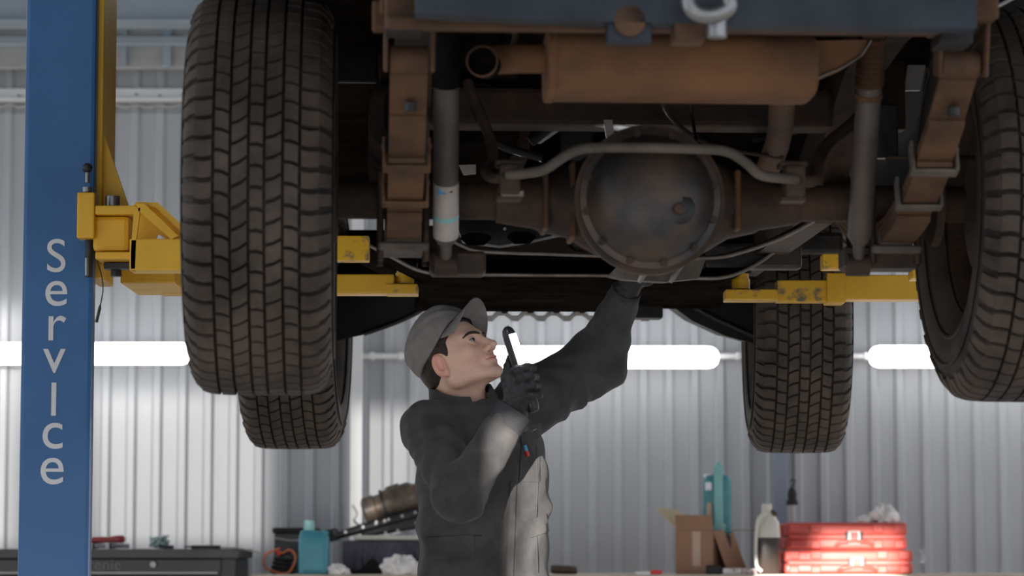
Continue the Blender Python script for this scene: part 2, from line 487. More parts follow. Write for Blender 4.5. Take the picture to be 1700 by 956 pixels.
RT = 0.388
def tyre_mesh():
    mb = MB()
    # carcass, revolved about x
    prof = [(-0.098, 0.215), (-0.118, 0.235), (-0.137, 0.275), (-0.1405, 0.305), (-0.137, 0.33), (-0.128, 0.352), (-0.117, 0.3665), (-0.08, 0.3735), (0, 0.377),
            (0.08, 0.3735), (0.117, 0.3665), (0.128, 0.352), (0.137, 0.33), (0.1405, 0.305), (0.137, 0.275), (0.118, 0.235), (0.098, 0.215)]
    n = 96
    secs = [[(x, r * math.cos(2 * PI * k / n), r * math.sin(2 * PI * k / n)) for k in range(n)] for x, r in prof]
    mb.loft(secs, False, 0)
    # raised rings on the sidewall
    for s in (-1, 1):
        for rr, xx in ((0.262, 0.134), (0.315, 0.1415)):
            sec = []
            for k in range(n + 1):
                a = 2 * PI * k / n
                c = Vector((0, math.cos(a), math.sin(a)))
                sec.append([Vector((s * xx, 0, 0)) + c * (rr - 0.004), Vector((s * (xx + 0.0025), 0, 0)) + c * rr, Vector((s * xx, 0, 0)) + c * (rr + 0.004), Vector((s * (xx - 0.004), 0, 0)) + c * rr])
            mb.loft(sec, False, 0)
    def RR(x):
        return RT - 0.22 * x * x - 4.8 * max(0.0, abs(x) - 0.083) ** 2
    N = 62
    da = 2 * PI / N
    cols = [(-0.116, -0.0815, 0.0, 0.0), (-0.0775, -0.0505, 0.16, 0.25), (-0.0465, -0.0165, -0.30, 0.6), (-0.0125, 0.0125, 0.05, 0.1), (0.0165, 0.0465, -0.42, 0.35), (0.0505, 0.0775, 0.2, 0.8), (0.0815, 0.116, 0.0, 0.5)]
    for ci, (x0, x1, sk, ph) in enumerate(cols):
        edge = ci in (0, 6)
        for i in range(N):
            a0 = (i + ph) * da
            g = 0.068 if not edge else 0.1
            st = []
            for t in (0.0, 0.5, 1.0):
                x = x0 + (x1 - x0) * t
                wob = sk * (t - 0.5) + (0.06 * (1 if t == 0.5 else 0)) * (1 if ci % 2 else -1)
                st.append((x, a0 + (g + wob) * da, a0 + (1 - g + wob) * da))
            loop = [(x, a) for x, a, _ in st] + [(x, b) for x, _, b in reversed(st)]
            cxm, cam = sum(p[0] for p in loop) / 6, sum(p[1] for p in loop) / 6
            top, bot = [], []
            for x, a in loop:
                r = RR(x)
                xi, ai = cxm + (x - cxm) * 0.93, cam + (a - cam) * 0.94
                top.append((xi, r * math.cos(ai), r * math.sin(ai)))
                rb = 0.3725 - 0.25 * x * x * 3
                bot.append((x, rb * math.cos(a), rb * math.sin(a)))
            vs = top + bot
            fs = [(0, 1, 4, 5), (1, 2, 3, 4)] + [(j, (j + 1) % 6, 6 + (j + 1) % 6, 6 + j) for j in range(6)]
            mb.add(vs, fs, 1)
            if edge:       # shoulder lug running down the sidewall
                s = -1 if ci == 0 else 1
                xo = s * 0.116
                aa, ab = st[0][1] + 0.05 * da, st[0][2] - 0.05 * da
                if i % 2:
                    aa += 0.1 * da
                ra, rb2, rc = RR(0.116) - 0.001, 0.362, 0.338 + 0.008 * (i % 2)
                q = []
                for x_, r_ in ((s * 0.114, ra), (s * 0.1275, rb2 + 0.0045), (s * 0.1385, rc), (s * 0.130, rc - 0.004)):
                    q.append([(x_, r_ * math.cos(aa), r_ * math.sin(aa)), (x_, r_ * math.cos(ab), r_ * math.sin(ab))])
                q2 = []
                for x_, r_ in ((s * 0.10, 0.37), (s * 0.118, 0.362), (s * 0.132, 0.336), (s * 0.128, 0.33)):
                    q2.append([(x_, r_ * math.cos(aa), r_ * math.sin(aa)), (x_, r_ * math.cos(ab), r_ * math.sin(ab))])
                vs = [p for r_ in q for p in r_] + [p for r_ in q2 for p in r_]
                fs = []
                for j in range(3):
                    fs.append((2 * j, 2 * j + 1, 2 * j + 3, 2 * j + 2))
                    fs.append((2 * j, 2 * j + 2, 8 + 2 * j + 2, 8 + 2 * j))
                    fs.append((2 * j + 1, 8 + 2 * j + 1, 8 + 2 * j + 3, 2 * j + 3))
                mb.add(vs, fs, 1)
    return mb
def rim_mesh():
    mb = MB()
    prof = [(-0.105, 0.222), (-0.1, 0.228), (-0.09, 0.212), (-0.06, 0.2), (0.06, 0.19), (0.075, 0.14), (0.06, 0.1), (0.07, 0.05), (0.07, 0.02)]
    n = 48
    mb.loft([[(x, r * math.cos(2 * PI * k / n), r * math.sin(2 * PI * k / n)) for k in range(n)] for x, r in prof], False)
    prof = [(0.07, 0.02), (0.074, 0.05), (0.066, 0.1), (0.082, 0.14), (0.067, 0.195), (0.09, 0.212), (0.1, 0.228), (0.105, 0.222)]
    mb.loft([[(x, r * math.cos(2 * PI * k / n), r * math.sin(2 * PI * k / n)) for k in range(n)] for x, r in prof], False)
    return mb
def drum_mesh():
    mb = MB()
    mb.lathe([(0.03, -0.075), (0.135, -0.075), (0.145, -0.06), (0.145, 0.0), (0.15, 0.005), (0.15, 0.03), (0.05, 0.05)], (0, 0, 0), (1, 0, 0), 40)
    return mb
t0 = rim0 = drum0 = None
WB = 2.80
wheels = [(-0.738, 0, 1), (0.766, 0, -1), (-0.738, WB, 1), (0.752, WB, -1)]
for i, (x, y, s) in enumerate(wheels):
    if t0 is None:
        ty = tyre_mesh().build('wheel', ['sidewall', 'tread'], truck, smooth=28)
        rm = rim_mesh().build('rim', 'rustdark', ty, smooth=35)
        dr = drum_mesh().build('brake_drum', 'rustdark', ty, smooth=35)
        t0, rim0, drum0 = ty, rm, dr
    else:
        ty, rm, dr = t0.copy(), rim0.copy(), drum0.copy()
        for o in (ty, rm, dr):
            COL.objects.link(o)
        ty.parent = truck
        rm.parent = ty
        dr.parent = ty
    ty.location = (x, y, (0.009 if s > 0 else 0.0) - (0.003 if y > 1 else 0))
    ty.scale = (1.0, 1.02, 1.02)
    ty.rotation_euler = (0.37 * i + 0.1, 0, 0 if s < 0 else PI)
    if y > 1:
        ty.rotation_euler = (0.37 * i + 0.1, 0, (0 if s < 0 else PI) - R(4.5))

# ---- rear axle
ax = MB()
ax.tube([(-0.66, 0, 0), (0.66, 0, 0)], 0.037, 20)
for s in (-1, 1):
    ax.loft([[Vector((CX + s * x, -0.01 + r * 1.0 * math.cos(2 * PI * k / 20), -0.004 + r * math.sin(2 * PI * k / 20))) for k in range(20)] for x, r in ((0.04, 0.125), (0.11, 0.10), (0.16, 0.07), (0.215, 0.058), (0.225, 0.052), (0.3, 0.04))], True)
ax.build('axle_tube', 'rustdark', truck, smooth=40)
for s in (-1, 1):
    MB().lathe([(0.06, -0.01), (0.085, -0.008), (0.085, 0.008), (0.06, 0.01)], (s * 0.6, 0, 0), (1, 0, 0), 24).build('axle_flange', 'rustdark', truck, smooth=35)
for u, hh in ((905, 0.115), (950, 0.15), (1222, 0.12)):
    q = V(u, 330, -0.05)
    MB().box((q.x, -0.02, q.z - 0.005), (0.012, 0.12, hh), bev=0.003).build('axle_rib', 'rust', truck)
dc = V(1077, 333, -0.15)
dh = MB().lathe([(0.09, 0.2), (0.105, 0.1), (0.142, 0.02), (0.146, 0.0), (0.146, -0.022), (0.12, -0.024), (0.1, -0.022)], dc, (0, 1, 0), 48).build('differential_housing', 'rustdark', truck, smooth=40)
cv = MB().lathe([(0.136, -0.018), (0.136, -0.03), (0.124, -0.034), (0.119, -0.046), (0.11, -0.064), (0.092, -0.083), (0.065, -0.096), (0.035, -0.102), (0.004, -0.104)], dc, (0, 1, 0), 48).build('differential_cover', 'diffcover', truck, smooth=40)
for k in range(12):
    a = 2 * PI * k / 12 + 0.2
    c = dc + Vector((0.1275 * math.cos(a), -0.032, 0.1275 * math.sin(a)))
    MB().cyl(c, c + Vector((0, -0.009, 0)), 0.0075, n=6).build('cover_bolt', 'rustdark', cv)
q = V(1128, 347, -0.24)
pl = MB().lathe([(0.03, 0.02), (0.03, -0.004), (0.024, -0.008), (0.012, -0.008), (0.012, -0.016), (0.004, -0.017)], q, (0, 1, 0), 20).build('filler_plug', 'blacksteel', cv, smooth=35)
MB().cyl(q + Vector((-0.004, -0.012, -0.002)), q + Vector((-0.004, -0.02, -0.002)), 0.009, n=6).build('plug_bolt', 'rust', cv)
# pinion snout and propeller shaft
MB().tube([dc + Vector((0, 0.15, 0.01)), dc + Vector((0, 0.33, 0.03))], [0.085, 0.05], 20).build('pinion_snout', 'rustdark', truck, smooth=40)
MB().tube([dc + Vector((0, 0.33, 0.03)), Vector((CX, 1.7, 0.12))], 0.038, 16).build('propeller_shaft', 'darkmetal', truck, smooth=40)

# ---- leaf springs
def leaf(mb, x, h0, h1, drop, w=0.066, th=0.0095):
    secs = []
    for i in range(13):
        y = h0 + (h1 - h0) * i / 12
        z = -0.045 + 0.205 * (y / 0.68) ** 2 - drop
        secs.append([Vector((x - w / 2, y, z)), Vector((x + w / 2, y, z)), Vector((x + w / 2, y, z - th)), Vector((x - w / 2, y, z - th))])
    mb.loft(secs, True)
def leaf_spring(x):
    mb = MB()
    leaf(mb, x, -0.66, 0.66, 0.0)
    for s in (-1, 1):
        mb.cyl((x - 0.033, s * 0.675, 0.165), (x + 0.033, s * 0.675, 0.165), 0.024, n=18)
    sp = mb.build('leaf_spring', 'rust', truck, smooth=35)
    for h0, h1, dr in ((-0.56, 0.56, 0.011), (-0.45, 0.45, 0.022), (-0.24, 0.26, 0.033)):
        b = MB()
        leaf(b, x, h0, h1, dr)
        b.build('leaf', 'rust', sp)
    for y in (-0.44, -0.295):
        z = -0.045 + 0.205 * (y / 0.68) ** 2 - 0.015
        ang = math.atan(0.41 * y / 0.68 ** 2)
        rt = Euler((ang, 0, 0)).to_matrix()
        b = MB()
        b.box((x, y, z - 0.022), (0.088, 0.026, 0.006), rt, bev=0.002)
        for s in (-1, 1):
            b.box((x + s * 0.041, y, z + 0.006), (0.006, 0.026, 0.06), rt, bev=0.002)
            b.cyl((x + s * 0.046, y, z + 0.02), (x + s * 0.038, y, z + 0.02), 0.006, n=8)
        b.build('leaf_clamp', 'mud' if x > 0 else 'rust', sp)
    b = MB().box((x, 0, -0.098), (0.1, 0.15, 0.016), bev=0.004)
    b.box((x, -0.055, -0.075), (0.07, 0.03, 0.03), bev=0.004)
    b.build('spring_plate', 'mud', sp)
    for y in (-0.05, 0.05):
        for s in (-1, 1):
            MB().cyl((x + s * 0.045, y, -0.125), (x + s * 0.045, y, 0.05), 0.007, n=10).build('u_bolt', 'rustdark', sp, smooth=40)
    # shackle at the rear, hanger bracket on the frame
    for s in (-1, 1):
        MB().box((x + s * 0.041, -0.70, 0.215), (0.008, 0.05, 0.15), (R(14), 0, 0), bev=0.003).build('shackle_plate', 'rust', sp)
    b = MB().box((x, -0.715, 0.255), (0.105, 0.10, 0.05), bev=0.005)
    b.box((x - 0.05, -0.72, 0.232), (0.03, 0.05, 0.05), bev=0.004)
    b.build('spring_hanger', 'rust', sp)
    c = (x + 0.004, -0.60, 0.112)
    MB().cyl((c[0], c[1], 0.1), (c[0], c[1], 0.085), 0.011, n=12).build('rebound_bolt', 'blacksteel', sp)
    return sp
leaf_spring(-0.462)
leaf_spring(0.512)

# ---- shock absorbers
def shock(top, bot, boot, pale):
    d = (bot - top)
    n = d.normalized()
    L = d.length
    tube0 = top + n * boot
    mb = MB()
    mb.tube([tube0 - n * 0.008, tube0, bot - n * 0.065, bot - n * 0.05], [0.02, 0.0245, 0.0245, 0.016], 20)
    mb.tube([bot - n * 0.055, bot - n * 0.012], 0.0125, 14)
    sh = mb.build('shock_absorber', 'shockgrey', truck, smooth=40)
    MB().tube([top, tube0], 0.009, 10).build('piston_rod', 'steel', sh, smooth=40)
    pts, rs = [], []
    k = 13 if pale else 9
    for i in range(2 * k + 1):
        pts.append(top + n * (0.012 + (boot - 0.02) * i / (2 * k)))
        rs.append(0.018 if i % 2 else 0.0285)
    MB().tube(pts, rs, 18).build('ribbed_boot', 'rust' if not pale else 'plastic', sh, smooth=20)
    MB().cyl(bot + Vector((-0.022, 0, 0)), bot + Vector((0.022, 0, 0)), 0.022, n=18).build('lower_eye', 'rustdark', sh, smooth=40)
    MB().cyl(top + Vector((-0.02, 0, 0)), top + Vector((0.02, 0, 0)), 0.02, n=18).build('upper_eye', 'rustdark', sh, smooth=40)
    if pale:
        a = top + n * (boot + (L - boot) * 0.52)
        MB().tube([a, bot - n * 0.066], 0.0252, 20).build('pale_sleeve', 'shockwhite', sh, smooth=40)
        e = a + n * 0.016
        MB().box(e + n * 0.006 + Vector((-0.008, -0.0235, 0)), (0.017, 0.006, 0.017), bev=0.001).build('blue_sticker', 'stickerblue', sh)
        MB().box(e + n * 0.006 + Vector((0.008, -0.0235, 0)), (0.008, 0.006, 0.012), bev=0.001).build('brown_sticker', 'rust', sh)
        e = a + n * 0.07
        MB().tube([e, e + n * 0.009], 0.0256, 20).build('teal_stripe', 'stickerteal', sh, smooth=40)
    else:
        MB().tube([tube0 + n * 0.01, tube0 + n * 0.02], 0.027, 18).build('collar', 'rust', sh, smooth=40)
    return sh
shock(V(741, 38, -0.32), V(740, 440, -0.02), 0.135, True)
shock(V(1449, 50, -0.32), V(1424, 440, -0.04), 0.12, False)
for u, v, yl, w in ((760, 437, 0.0, 0.11), (1462, 428, -0.02, 0.15)):
    q = V(u, v, yl)
    MB().box((q.x, q.y + 0.02, q.z), (w, 0.09, 0.045), bev=0.006).box((q.x + (0.03 if u > 1000 else -0.03), q.y, q.z + 0.055), (0.02, 0.05, 0.1), bev=0.003).build('shock_bracket', 'rustdark', truck)

# ---- anti-roll bar with its links
pts = [V(842, 290, -0.22), V(872, 288, -0.24), V(905, 281, -0.26), V(940, 258, -0.28), V(975, 246, -0.3), V(1060, 245, -0.3), V(1150, 247, -0.3), V(1205, 251, -0.3), V(1238, 270, -0.28), V(1262, 290, -0.26), V(1300, 296, -0.24), V(1322, 298, -0.22)]
sb = MB().tube(spline(pts, 5), 0.0098, 14).build('anti_roll_bar', 'mud', truck, smooth=50)
for u, v in ((846, 300), (1318, 302)):
    q = V(u, v, -0.2)
    MB().box(q, (0.04, 0.05, 0.06), bev=0.008, seg=2).box(q + Vector((0, 0.02, 0.035)), (0.055, 0.05, 0.012), bev=0.003).box(q + Vector((0, 0.02, -0.032)), (0.05, 0.05, 0.01), bev=0.003).build('bar_bushing', 'rustdark', sb)
MB().tube(spline([V(776, 135, -0.05), V(792, 175, -0.07), V(812, 225, -0.1), V(818, 258, -0.13), V(806, 285, -0.17), V(822, 296, -0.2), V(842, 292, -0.22)], 5), 0.0105, 12).build('bar_arm', 'rustdark', sb, smooth=50)
MB().tube(spline([V(1450, 165, 0.1), V(1415, 205, 0.05), V(1375, 238, -0.02), V(1358, 268, -0.1), V(1352, 298, -0.18), V(1322, 300, -0.22)], 5), 0.0125, 12).build('bar_arm', 'rustdark', sb, smooth=50)
q = V(850, 322, -0.2)
MB().tube([q + Vector((0, 0, 0.05)), q], 0.012, 10).build('link_bolt', 'mud', sb, smooth=40)
MB().box(q, (0.045, 0.04, 0.012), bev=0.003).build('link_seat', 'tray', sb)

# ---- muffler and tailpipe
a, b = V(905, 111, -0.52), V(1350, 117, -0.42)
mf = MB()
secs = []
L = (b - a).length
ex = (b - a).normalized()
for t, sc in ((0, 0.94), (0.004, 0.99), (0.012, 1.0), (0.03, 1.0), (0.034, 0.965), (0.97, 0.965), (0.985, 0.93), (0.995, 0.84), (1.0, 0.7)):
    ring = []
    for k in range(40):
        an = 2 * PI * k / 40
        cy, cz = math.cos(an), math.sin(an)
        e = 0.62
        ring.append(a + ex * (L * t) + Vector((0, 0.10 * sc * math.copysign(abs(cy) ** e, cy), 0.061 * sc * math.copysign(abs(cz) ** e, cz))))
    secs.append(ring)
mf.loft(secs, True)
mu = mf.build('muffler', 'rustorange', truck, smooth=35)
c = V(800, 102, -0.6)
tp = MB().tube(spline([V(915, 98, -0.5), V(870, 98, -0.5), V(835, 99, -0.51), V(812, 101, -0.54), V(801, 102, -0.575), c], 4), 0.0265, 20, caps=False)
tp.build('tailpipe', 'rustorange', truck, smooth=50)
MB().lathe([(0.0268, 0.02), (0.0285, 0.0), (0.0262, -0.001), (0.0255, 0.004)], c + Vector((0, -0.004, 0)), (0.12, 1, 0), 28, caps=False).build('pipe_rim', 'rust', truck, smooth=40)
MB().lathe([(0.0255, 0.004), (0.025, 0.05), (0.003, 0.052)], c + Vector((0, -0.004, 0)), (0.25, 1, 0), 24, caps=False).build('pipe_mouth', 'underbody', truck, smooth=40)
q = V(1400, 70, -0.35)
MB().prism([V(1345, 68, -0.4), V(1440, 66, -0.4), V(1432, 90, -0.4), V(1400, 110, -0.4), V(1350, 131, -0.4)], (0, 0.07, 0)).build('exhaust_shield', 'rustorange', truck)
MB().tube([V(1350, 132, -0.405), V(1400, 111, -0.405), V(1430, 92, -0.405), V(1446, 67, -0.405)], 0.0025, 6).build('shield_edge', 'tray', truck)
for u in (850, 960, 1180):
    MB().tube(spline([V(u, 40, -0.45), V(u + 6, 58, -0.45), V(u + 2, 78, -0.46)], 4), 0.006, 8).build('exhaust_hanger', 'rustdark', truck, smooth=40)

# ---- frame rails and cross members
def rail(x):
    secs = []
    for y, z0, z1 in ((-0.98, 0.29, 0.37), (-0.55, 0.30, 0.37), (-0.1, 0.31, 0.375), (0.15, 0.29, 0.37), (0.8, 0.055, 0.19), (2.1, 0.055, 0.19), (2.5, 0.10, 0.22), (3.25, 0.12, 0.22)):
        secs.append([Vector((x - 0.04, y, z0)), Vector((x + 0.04, y, z0)), Vector((x + 0.04, y, z1)), Vector((x - 0.04, y, z1))])
    MB().loft(secs, True).build('frame_rail', 'rustdark', truck)
rail(CX - 0.462)
rail(CX + 0.468)
def vbox(name, u0, v0, u1, v1, y0, y1, m, bev=0.006, parent=None):
    """box whose rear face spans the photo rectangle at truck depth y0 and runs forward to y1"""
    a, b = V(u0, v0, y0), V(u1, v1, y0)
    c = Vector(((a.x + b.x) / 2, (y0 + y1) / 2, (a.z + b.z) / 2))
    return MB().box(c, (abs(b.x - a.x), y1 - y0, abs(a.z - b.z)), bev=bev, seg=2).build(name, m, parent or truck)
vbox('rear_crossmember', 640, 26, 1612, 55, -0.90, -0.86, 'rust', 0.006)
bp = MB()
secs = []
for u, v0, v1 in ((690, -70, 22), (900, -70, 33), (1250, -70, 42), (1500, -70, 46), (1622, -70, 46)):
    p0, p1 = V(u, v0, -1.0), V(u, v1, -1.0)
    secs.append([p0, p1, p1 + Vector((0, 0.03, -0.004)), p0 + Vector((0, 0.1, 0))])
bp.loft(secs, True)
bp.build('bumper_beam', 'bumper', truck)
hk = MB().tube(spline([V(1140, -25, -1.04), V(1146, 12, -1.05), V(1168, 26, -1.05), V(1198, 22, -1.05), V(1212, 8, -1.05), V(1204, -18, -1.05)], 5), 0.013, 14).build('tow_hook', 'steel', truck, smooth=50)
MB().cyl(V(1190, 22, -1.03), V(1190, 62, -1.03), 0.017, n=16).build('hook_pin', 'steel', hk, smooth=40)
vbox('hook_block', 1120, 36, 1172, 66, -1.0, -0.93, 'rust', 0.005, hk)
br = vbox('shackle_bracket', 1008, 8, 1082, 70, -0.99, -0.95, 'bumper', 0.004)
q = V(1046, 34, -1.0)
MB().cyl(q, q + Vector((0, 0.03, 0)), 0.026, n=24).build('bracket_bush', 'rust', br, smooth=40)
for u0, u1 in ((640, 705), (1545, 1612)):
    hb = vbox('hanger_bracket', u0, -40, u1, 34, -0.86, -0.76, 'rust', 0.006)
vbox('bracket_block', 640, 28, 700, 50, -0.88, -0.80, 'plastic', 0.004)
vbox('bracket_block', 1560, 52, 1616, 72, -0.9, -0.82, 'plastic', 0.004)
for x, y, z in ((CX, 0.35, 0.24), (CX, 1.75, 0.11), (CX, 2.55, 0.17)):
    MB().box((x, y, z), (0.86, 0.1, 0.08), bev=0.012, seg=2).build('crossmember', 'rustdark', truck)

# ---- body above the frame
MB().box((CX, 1.15, 0.385), (1.36, 4.3, 0.03), bev=0.005).build('floor_pan', 'underbody', truck)
for x in (-0.5, -0.25, 0.0, 0.25, 0.5):
    MB().box((CX + x, 0.9, 0.362), (0.06, 3.4, 0.02), bev=0.006).build('floor_rib', 'underbody', truck)
body = MB()
for s in (-1, 1):
    n = 14
    prof = [Vector((s * 0.86, -1.08, 0.40))]
    for yc in (0.0, WB):
        for k in range(n + 1):
            a = PI * (1 - k / n)
            prof.append(Vector((s * 0.86, yc + 0.475 * math.cos(a), 0.06 + 0.43 * math.sin(a) if yc == 0 or k < n else 0.06)))
        if yc == 0:
            prof[1:1] = [Vector((s * 0.86, -0.52, 0.30))]
            prof.append(Vector((s * 0.86, 0.52, 0.09)))
            prof.append(Vector((s * 0.86, WB - 0.52, 0.09)))
    prof += [Vector((s * 0.86, 3.3, 0.1)), Vector((s * 0.86, 3.5, 0.3)), Vector((s * 0.86, 3.5, 0.85)), Vector((s * 0.86, -1.08, 0.85))]
    if s < 0:      # keep the left quarter above the tyre, as the lift side shows wall there
        prof = [Vector((p.x, p.y, max(p.z, 0.46) if p.y < 0.6 else p.z)) for p in prof]
    body.prism(prof, (-s * 0.03, 0, 0))
body.box((0, 1.2, 0.84), (1.7, 4.55, 0.03))
body.box((0, -1.06, 0.63), (1.7, 0.03, 0.45))
bd = body.build('body_shell', 'plastic', truck)
MB().tube(spline([V(1612, 30, -0.62), V(1640, 17, -0.5), V(1662, 7, -0.4), V(1690, -8, -0.3)], 5), 0.004, 8).build('arch_edge', 'pale', truck, smooth=40)

# wheel arch liners (inner wings) over the rear tyres
for s in (-1, 1):
    secs = []
    for k in range(13):
        a = R(80 + 75 * k / 12)
        cy, cz = math.cos(a) * 0.47, math.sin(a) * 0.44 + 0.02
        secs.append([Vector((s * 0.85, -cy, cz)), Vector((s * 0.66, -cy, cz)), Vector((s * 0.66, -cy * 1.02, cz + 0.012)), Vector((s * 0.85, -cy * 1.02, cz + 0.012))])
    MB().loft(secs, True).build('wheel_arch_liner', 'plastic', truck, smooth=40)
MB().box(V(588, 60, 0.35), (0.10, 0.02, 0.2), bev=0.004).build('liner_panel', 'plastic', truck)
q = V(1518, 118, 0.55)
MB().prism([V(1502, 150, 0.5), V(1508, 104, 0.5), V(1503, 68, 0.5), V(1522, 66, 0.5), V(1540, 92, 0.5), V(1528, 150, 0.5)], (0, 0.012, 0)).build('bright_gap_panel', 'pale', truck)  # pale colour stands in for bright light inboard of the right wheel
vbox('rear_inner_wing', 1452, 66, 1504, 215, 0.45, 0.5, 'rustdark', 0.004)
vbox('fuel_pipe_guard', 1450, 172, 1492, 262, 0.3, 0.33, 'darkmetal', 0.004)

# ---- tank, gearbox, hoses between the axles
tk = MB()
secs = []
for t, sc in ((0, 0.8), (0.03, 0.96), (0.08, 1), (0.92, 1), (0.97, 0.96), (1, 0.8)):
    ring = []
    for k in range(28):
        an = 2 * PI * k / 28
        cy, cz = math.cos(an), math.sin(an)
        ring.append(Vector((-0.36 + 0.17 * sc * math.copysign(abs(cy) ** 0.5, cy), 0.62 + 0.9 * t, 0.275 + 0.085 * sc * math.copysign(abs(cz) ** 0.5, cz))))
    secs.append(ring)
tk.loft(secs, True)
tk.build('fuel_tank', 'underbody', truck, smooth=40)
gb = MB()
secs = []
for y, r in ((1.45, 0.05), (1.5, 0.09), (1.7, 0.1), (1.75, 0.13), (1.95, 0.135), (2.0, 0.11), (2.3, 0.13), (2.42, 0.14), (2.46, 0.13)):
    secs.append([Vector((CX + r * 1.05 * math.cos(2 * PI * k / 24), y, 0.25 + r * math.sin(2 * PI * k / 24))) for k in range(24)])
gb.loft(secs, True)
gb.build('gearbox', 'darkmetal', truck, smooth=35)
for k, (pp, r, m) in enumerate([
    ([V(1145, 168, 0.2), V(1150, 200, 0.2), V(1158, 250, 0.15)], 0.004, 'darkmetal'),
    ([V(1060, 168, 0.5), V(1085, 186, 0.5), V(1120, 200, 0.5), V(1160, 225, 0.45), V(1200, 250, 0.4)], 0.007, 'darkmetal'),
    ([V(780, 150, 0.3), V(800, 205, 0.3), V(830, 240, 0.3), V(900, 262, 0.3)], 0.009, 'plastic'),
    ([V(880, 235, 0.6), V(920, 205, 0.6), V(960, 172, 0.6), V(1010, 168, 0.6)], 0.013, 'plastic'),
    ([V(1470, 262, -0.1), V(1540, 262, -0.1), V(1625, 262, -0.05)], 0.005, 'rustdark'),
    ([V(1250, 232, 0.4), V(1330, 215, 0.4), V(1420, 165, 0.35)], 0.006, 'plastic'),
    ([V(1095, 130, 0.2), V(1110, 190, 0.25), V(1180, 240, 0.25), V(1300, 262, 0.2)], 0.005, 'rustdark')]):
    MB().tube(spline(pp, 5), r, 8).build('hose', m, truck, smooth=50)
MB().prism([V(1001, 192, 0.3), V(1015, 190, 0.3), V(1022, 233, 0.3), V(1008, 236, 0.3)], (0, 0.008, 0)).build('pale_strip', 'shockwhite', truck)
MB().prism([V(882, 236, 0.75), V(905, 216, 0.75), V(930, 216, 0.75), V(898, 238, 0.75)], (0, 0.01, 0)).build('pale_strip', 'pale', truck)  # pale sliver stands in for light glimpsed through a gap
MB().prism([V(762, 274, 0.5), V(790, 273, 0.5), V(790, 288, 0.5), V(770, 290, 0.5)], (0, 0.01, 0)).build('pale_strip', 'shockwhite', truck)  # another bright glimpse between parts, painted as a pale sliver
MB().tube(spline([V(1068, 170, 0.49), V(1082, 183, 0.49), V(1104, 194, 0.49)], 4), 0.006, 8).build('bright_glimpse', 'pale', truck, smooth=50)  # pale curve paints a bright glimpse, not a real pipe
vbox('heat_shield', 930, 195, 985, 262, 0.85, 0.9, 'darkmetal', 0.008)
vbox('exhaust_box', 780, 175, 880, 265, 0.9, 1.3, 'rustdark', 0.02)
MB().tube(spline([V(1300, 150, -0.3), V(1290, 240, 0.2), V(1250, 330, 0.8), V(1220, 370, 1.4)], 5), 0.026, 14).build('exhaust_pipe', 'rust', truck, smooth=50)

# ---- trays and guards under the middle
def tray(name, px, y0, y1, th, m, lip=0.006):
    a = [V(u, v, y0) for u, v in px]
    mb = MB()
    pts = spline(a, 4)
    secs = []
    for p in pts:
        secs.append([p, p + Vector((0, y1 - y0, 0.012)), p + Vector((0, y1 - y0, 0.012 + th)), p + Vector((0, 0, th))])
    mb.loft(secs, True)
    t = mb.build(name, m, truck, smooth=30)
    MB().tube([p + Vector((0, 0, th / 2)) for p in pts], lip, 8).build('rolled_edge', 'tray', t, smooth=60)
    return t
tray('skid_tray', [(598, 402), (645, 426), (692, 450), (740, 457), (880, 459), (1020, 460), (1150, 464), (1205, 462), (1250, 444), (1300, 410), (1350, 371)], 1.45, 2.1, 0.008, 'underbody', 0.005)
tray('guard_tray', [(742, 396), (768, 410), (800, 419), (900, 423), (1040, 428), (1180, 430), (1240, 418), (1300, 396), (1352, 368)], 0.6, 0.70, 0.006, 'rustdark', 0.0045)
hs = MB().prism([V(752, 363, 0.98), V(835, 356, 1.1), V(910, 356, 1.1), V(952, 388, 0.8), V(880, 404, 0.75), V(830, 412, 0.72), V(768, 404, 0.75)], (0, 0.0, 0.006)).build('aluminium_shield', 'silver', truck)
for u, v, w in ((790, 394, 0.034), (866, 392, 0.032)):
    c = V(u, v, 0.7)
    MB().tube([c + Vector((-w, 0.0, 0)), c + Vector((-w * 0.5, 0, -0.004)), c + Vector((w * 0.5, 0, -0.004)), c + Vector((w, 0, 0))], [0.004, 0.014, 0.014, 0.004], 12).build('shield_slot', 'underbody', hs, smooth=50)
for u0, v0, u1, v1 in ((838, 380, 858, 362), (905, 385, 918, 362)):
    MB().tube([V(u0, v0, 0.78), V(u1, v1, 0.95)], 0.004, 8).build('shield_rib', 'silver', hs, smooth=50)
bk = MB().prism([V(1012, 458, 0.98), V(1032, 438, 0.98), V(1172, 430, 0.98), V(1160, 462, 0.98), V(1105, 468, 0.98), V(1040, 464, 0.98)], (0, 0.10, 0.006)).build('lower_guard', 'mud', truck)
for u in (1068, 1120):
    MB().tube([V(u + 14, 437, 0.975), V(u, 456, 0.972), V(u - 8, 469, 0.975)], [0.006, 0.009, 0.005], 10).build('guard_rib', 'tray', bk, smooth=50)
vbox('cross_brace', 1170, 402, 1332, 446, 1.5, 1.56, 'darkmetal', 0.01)
vbox('cross_brace', 1300, 385, 1400, 420, 1.9, 1.96, 'darkmetal', 0.01)

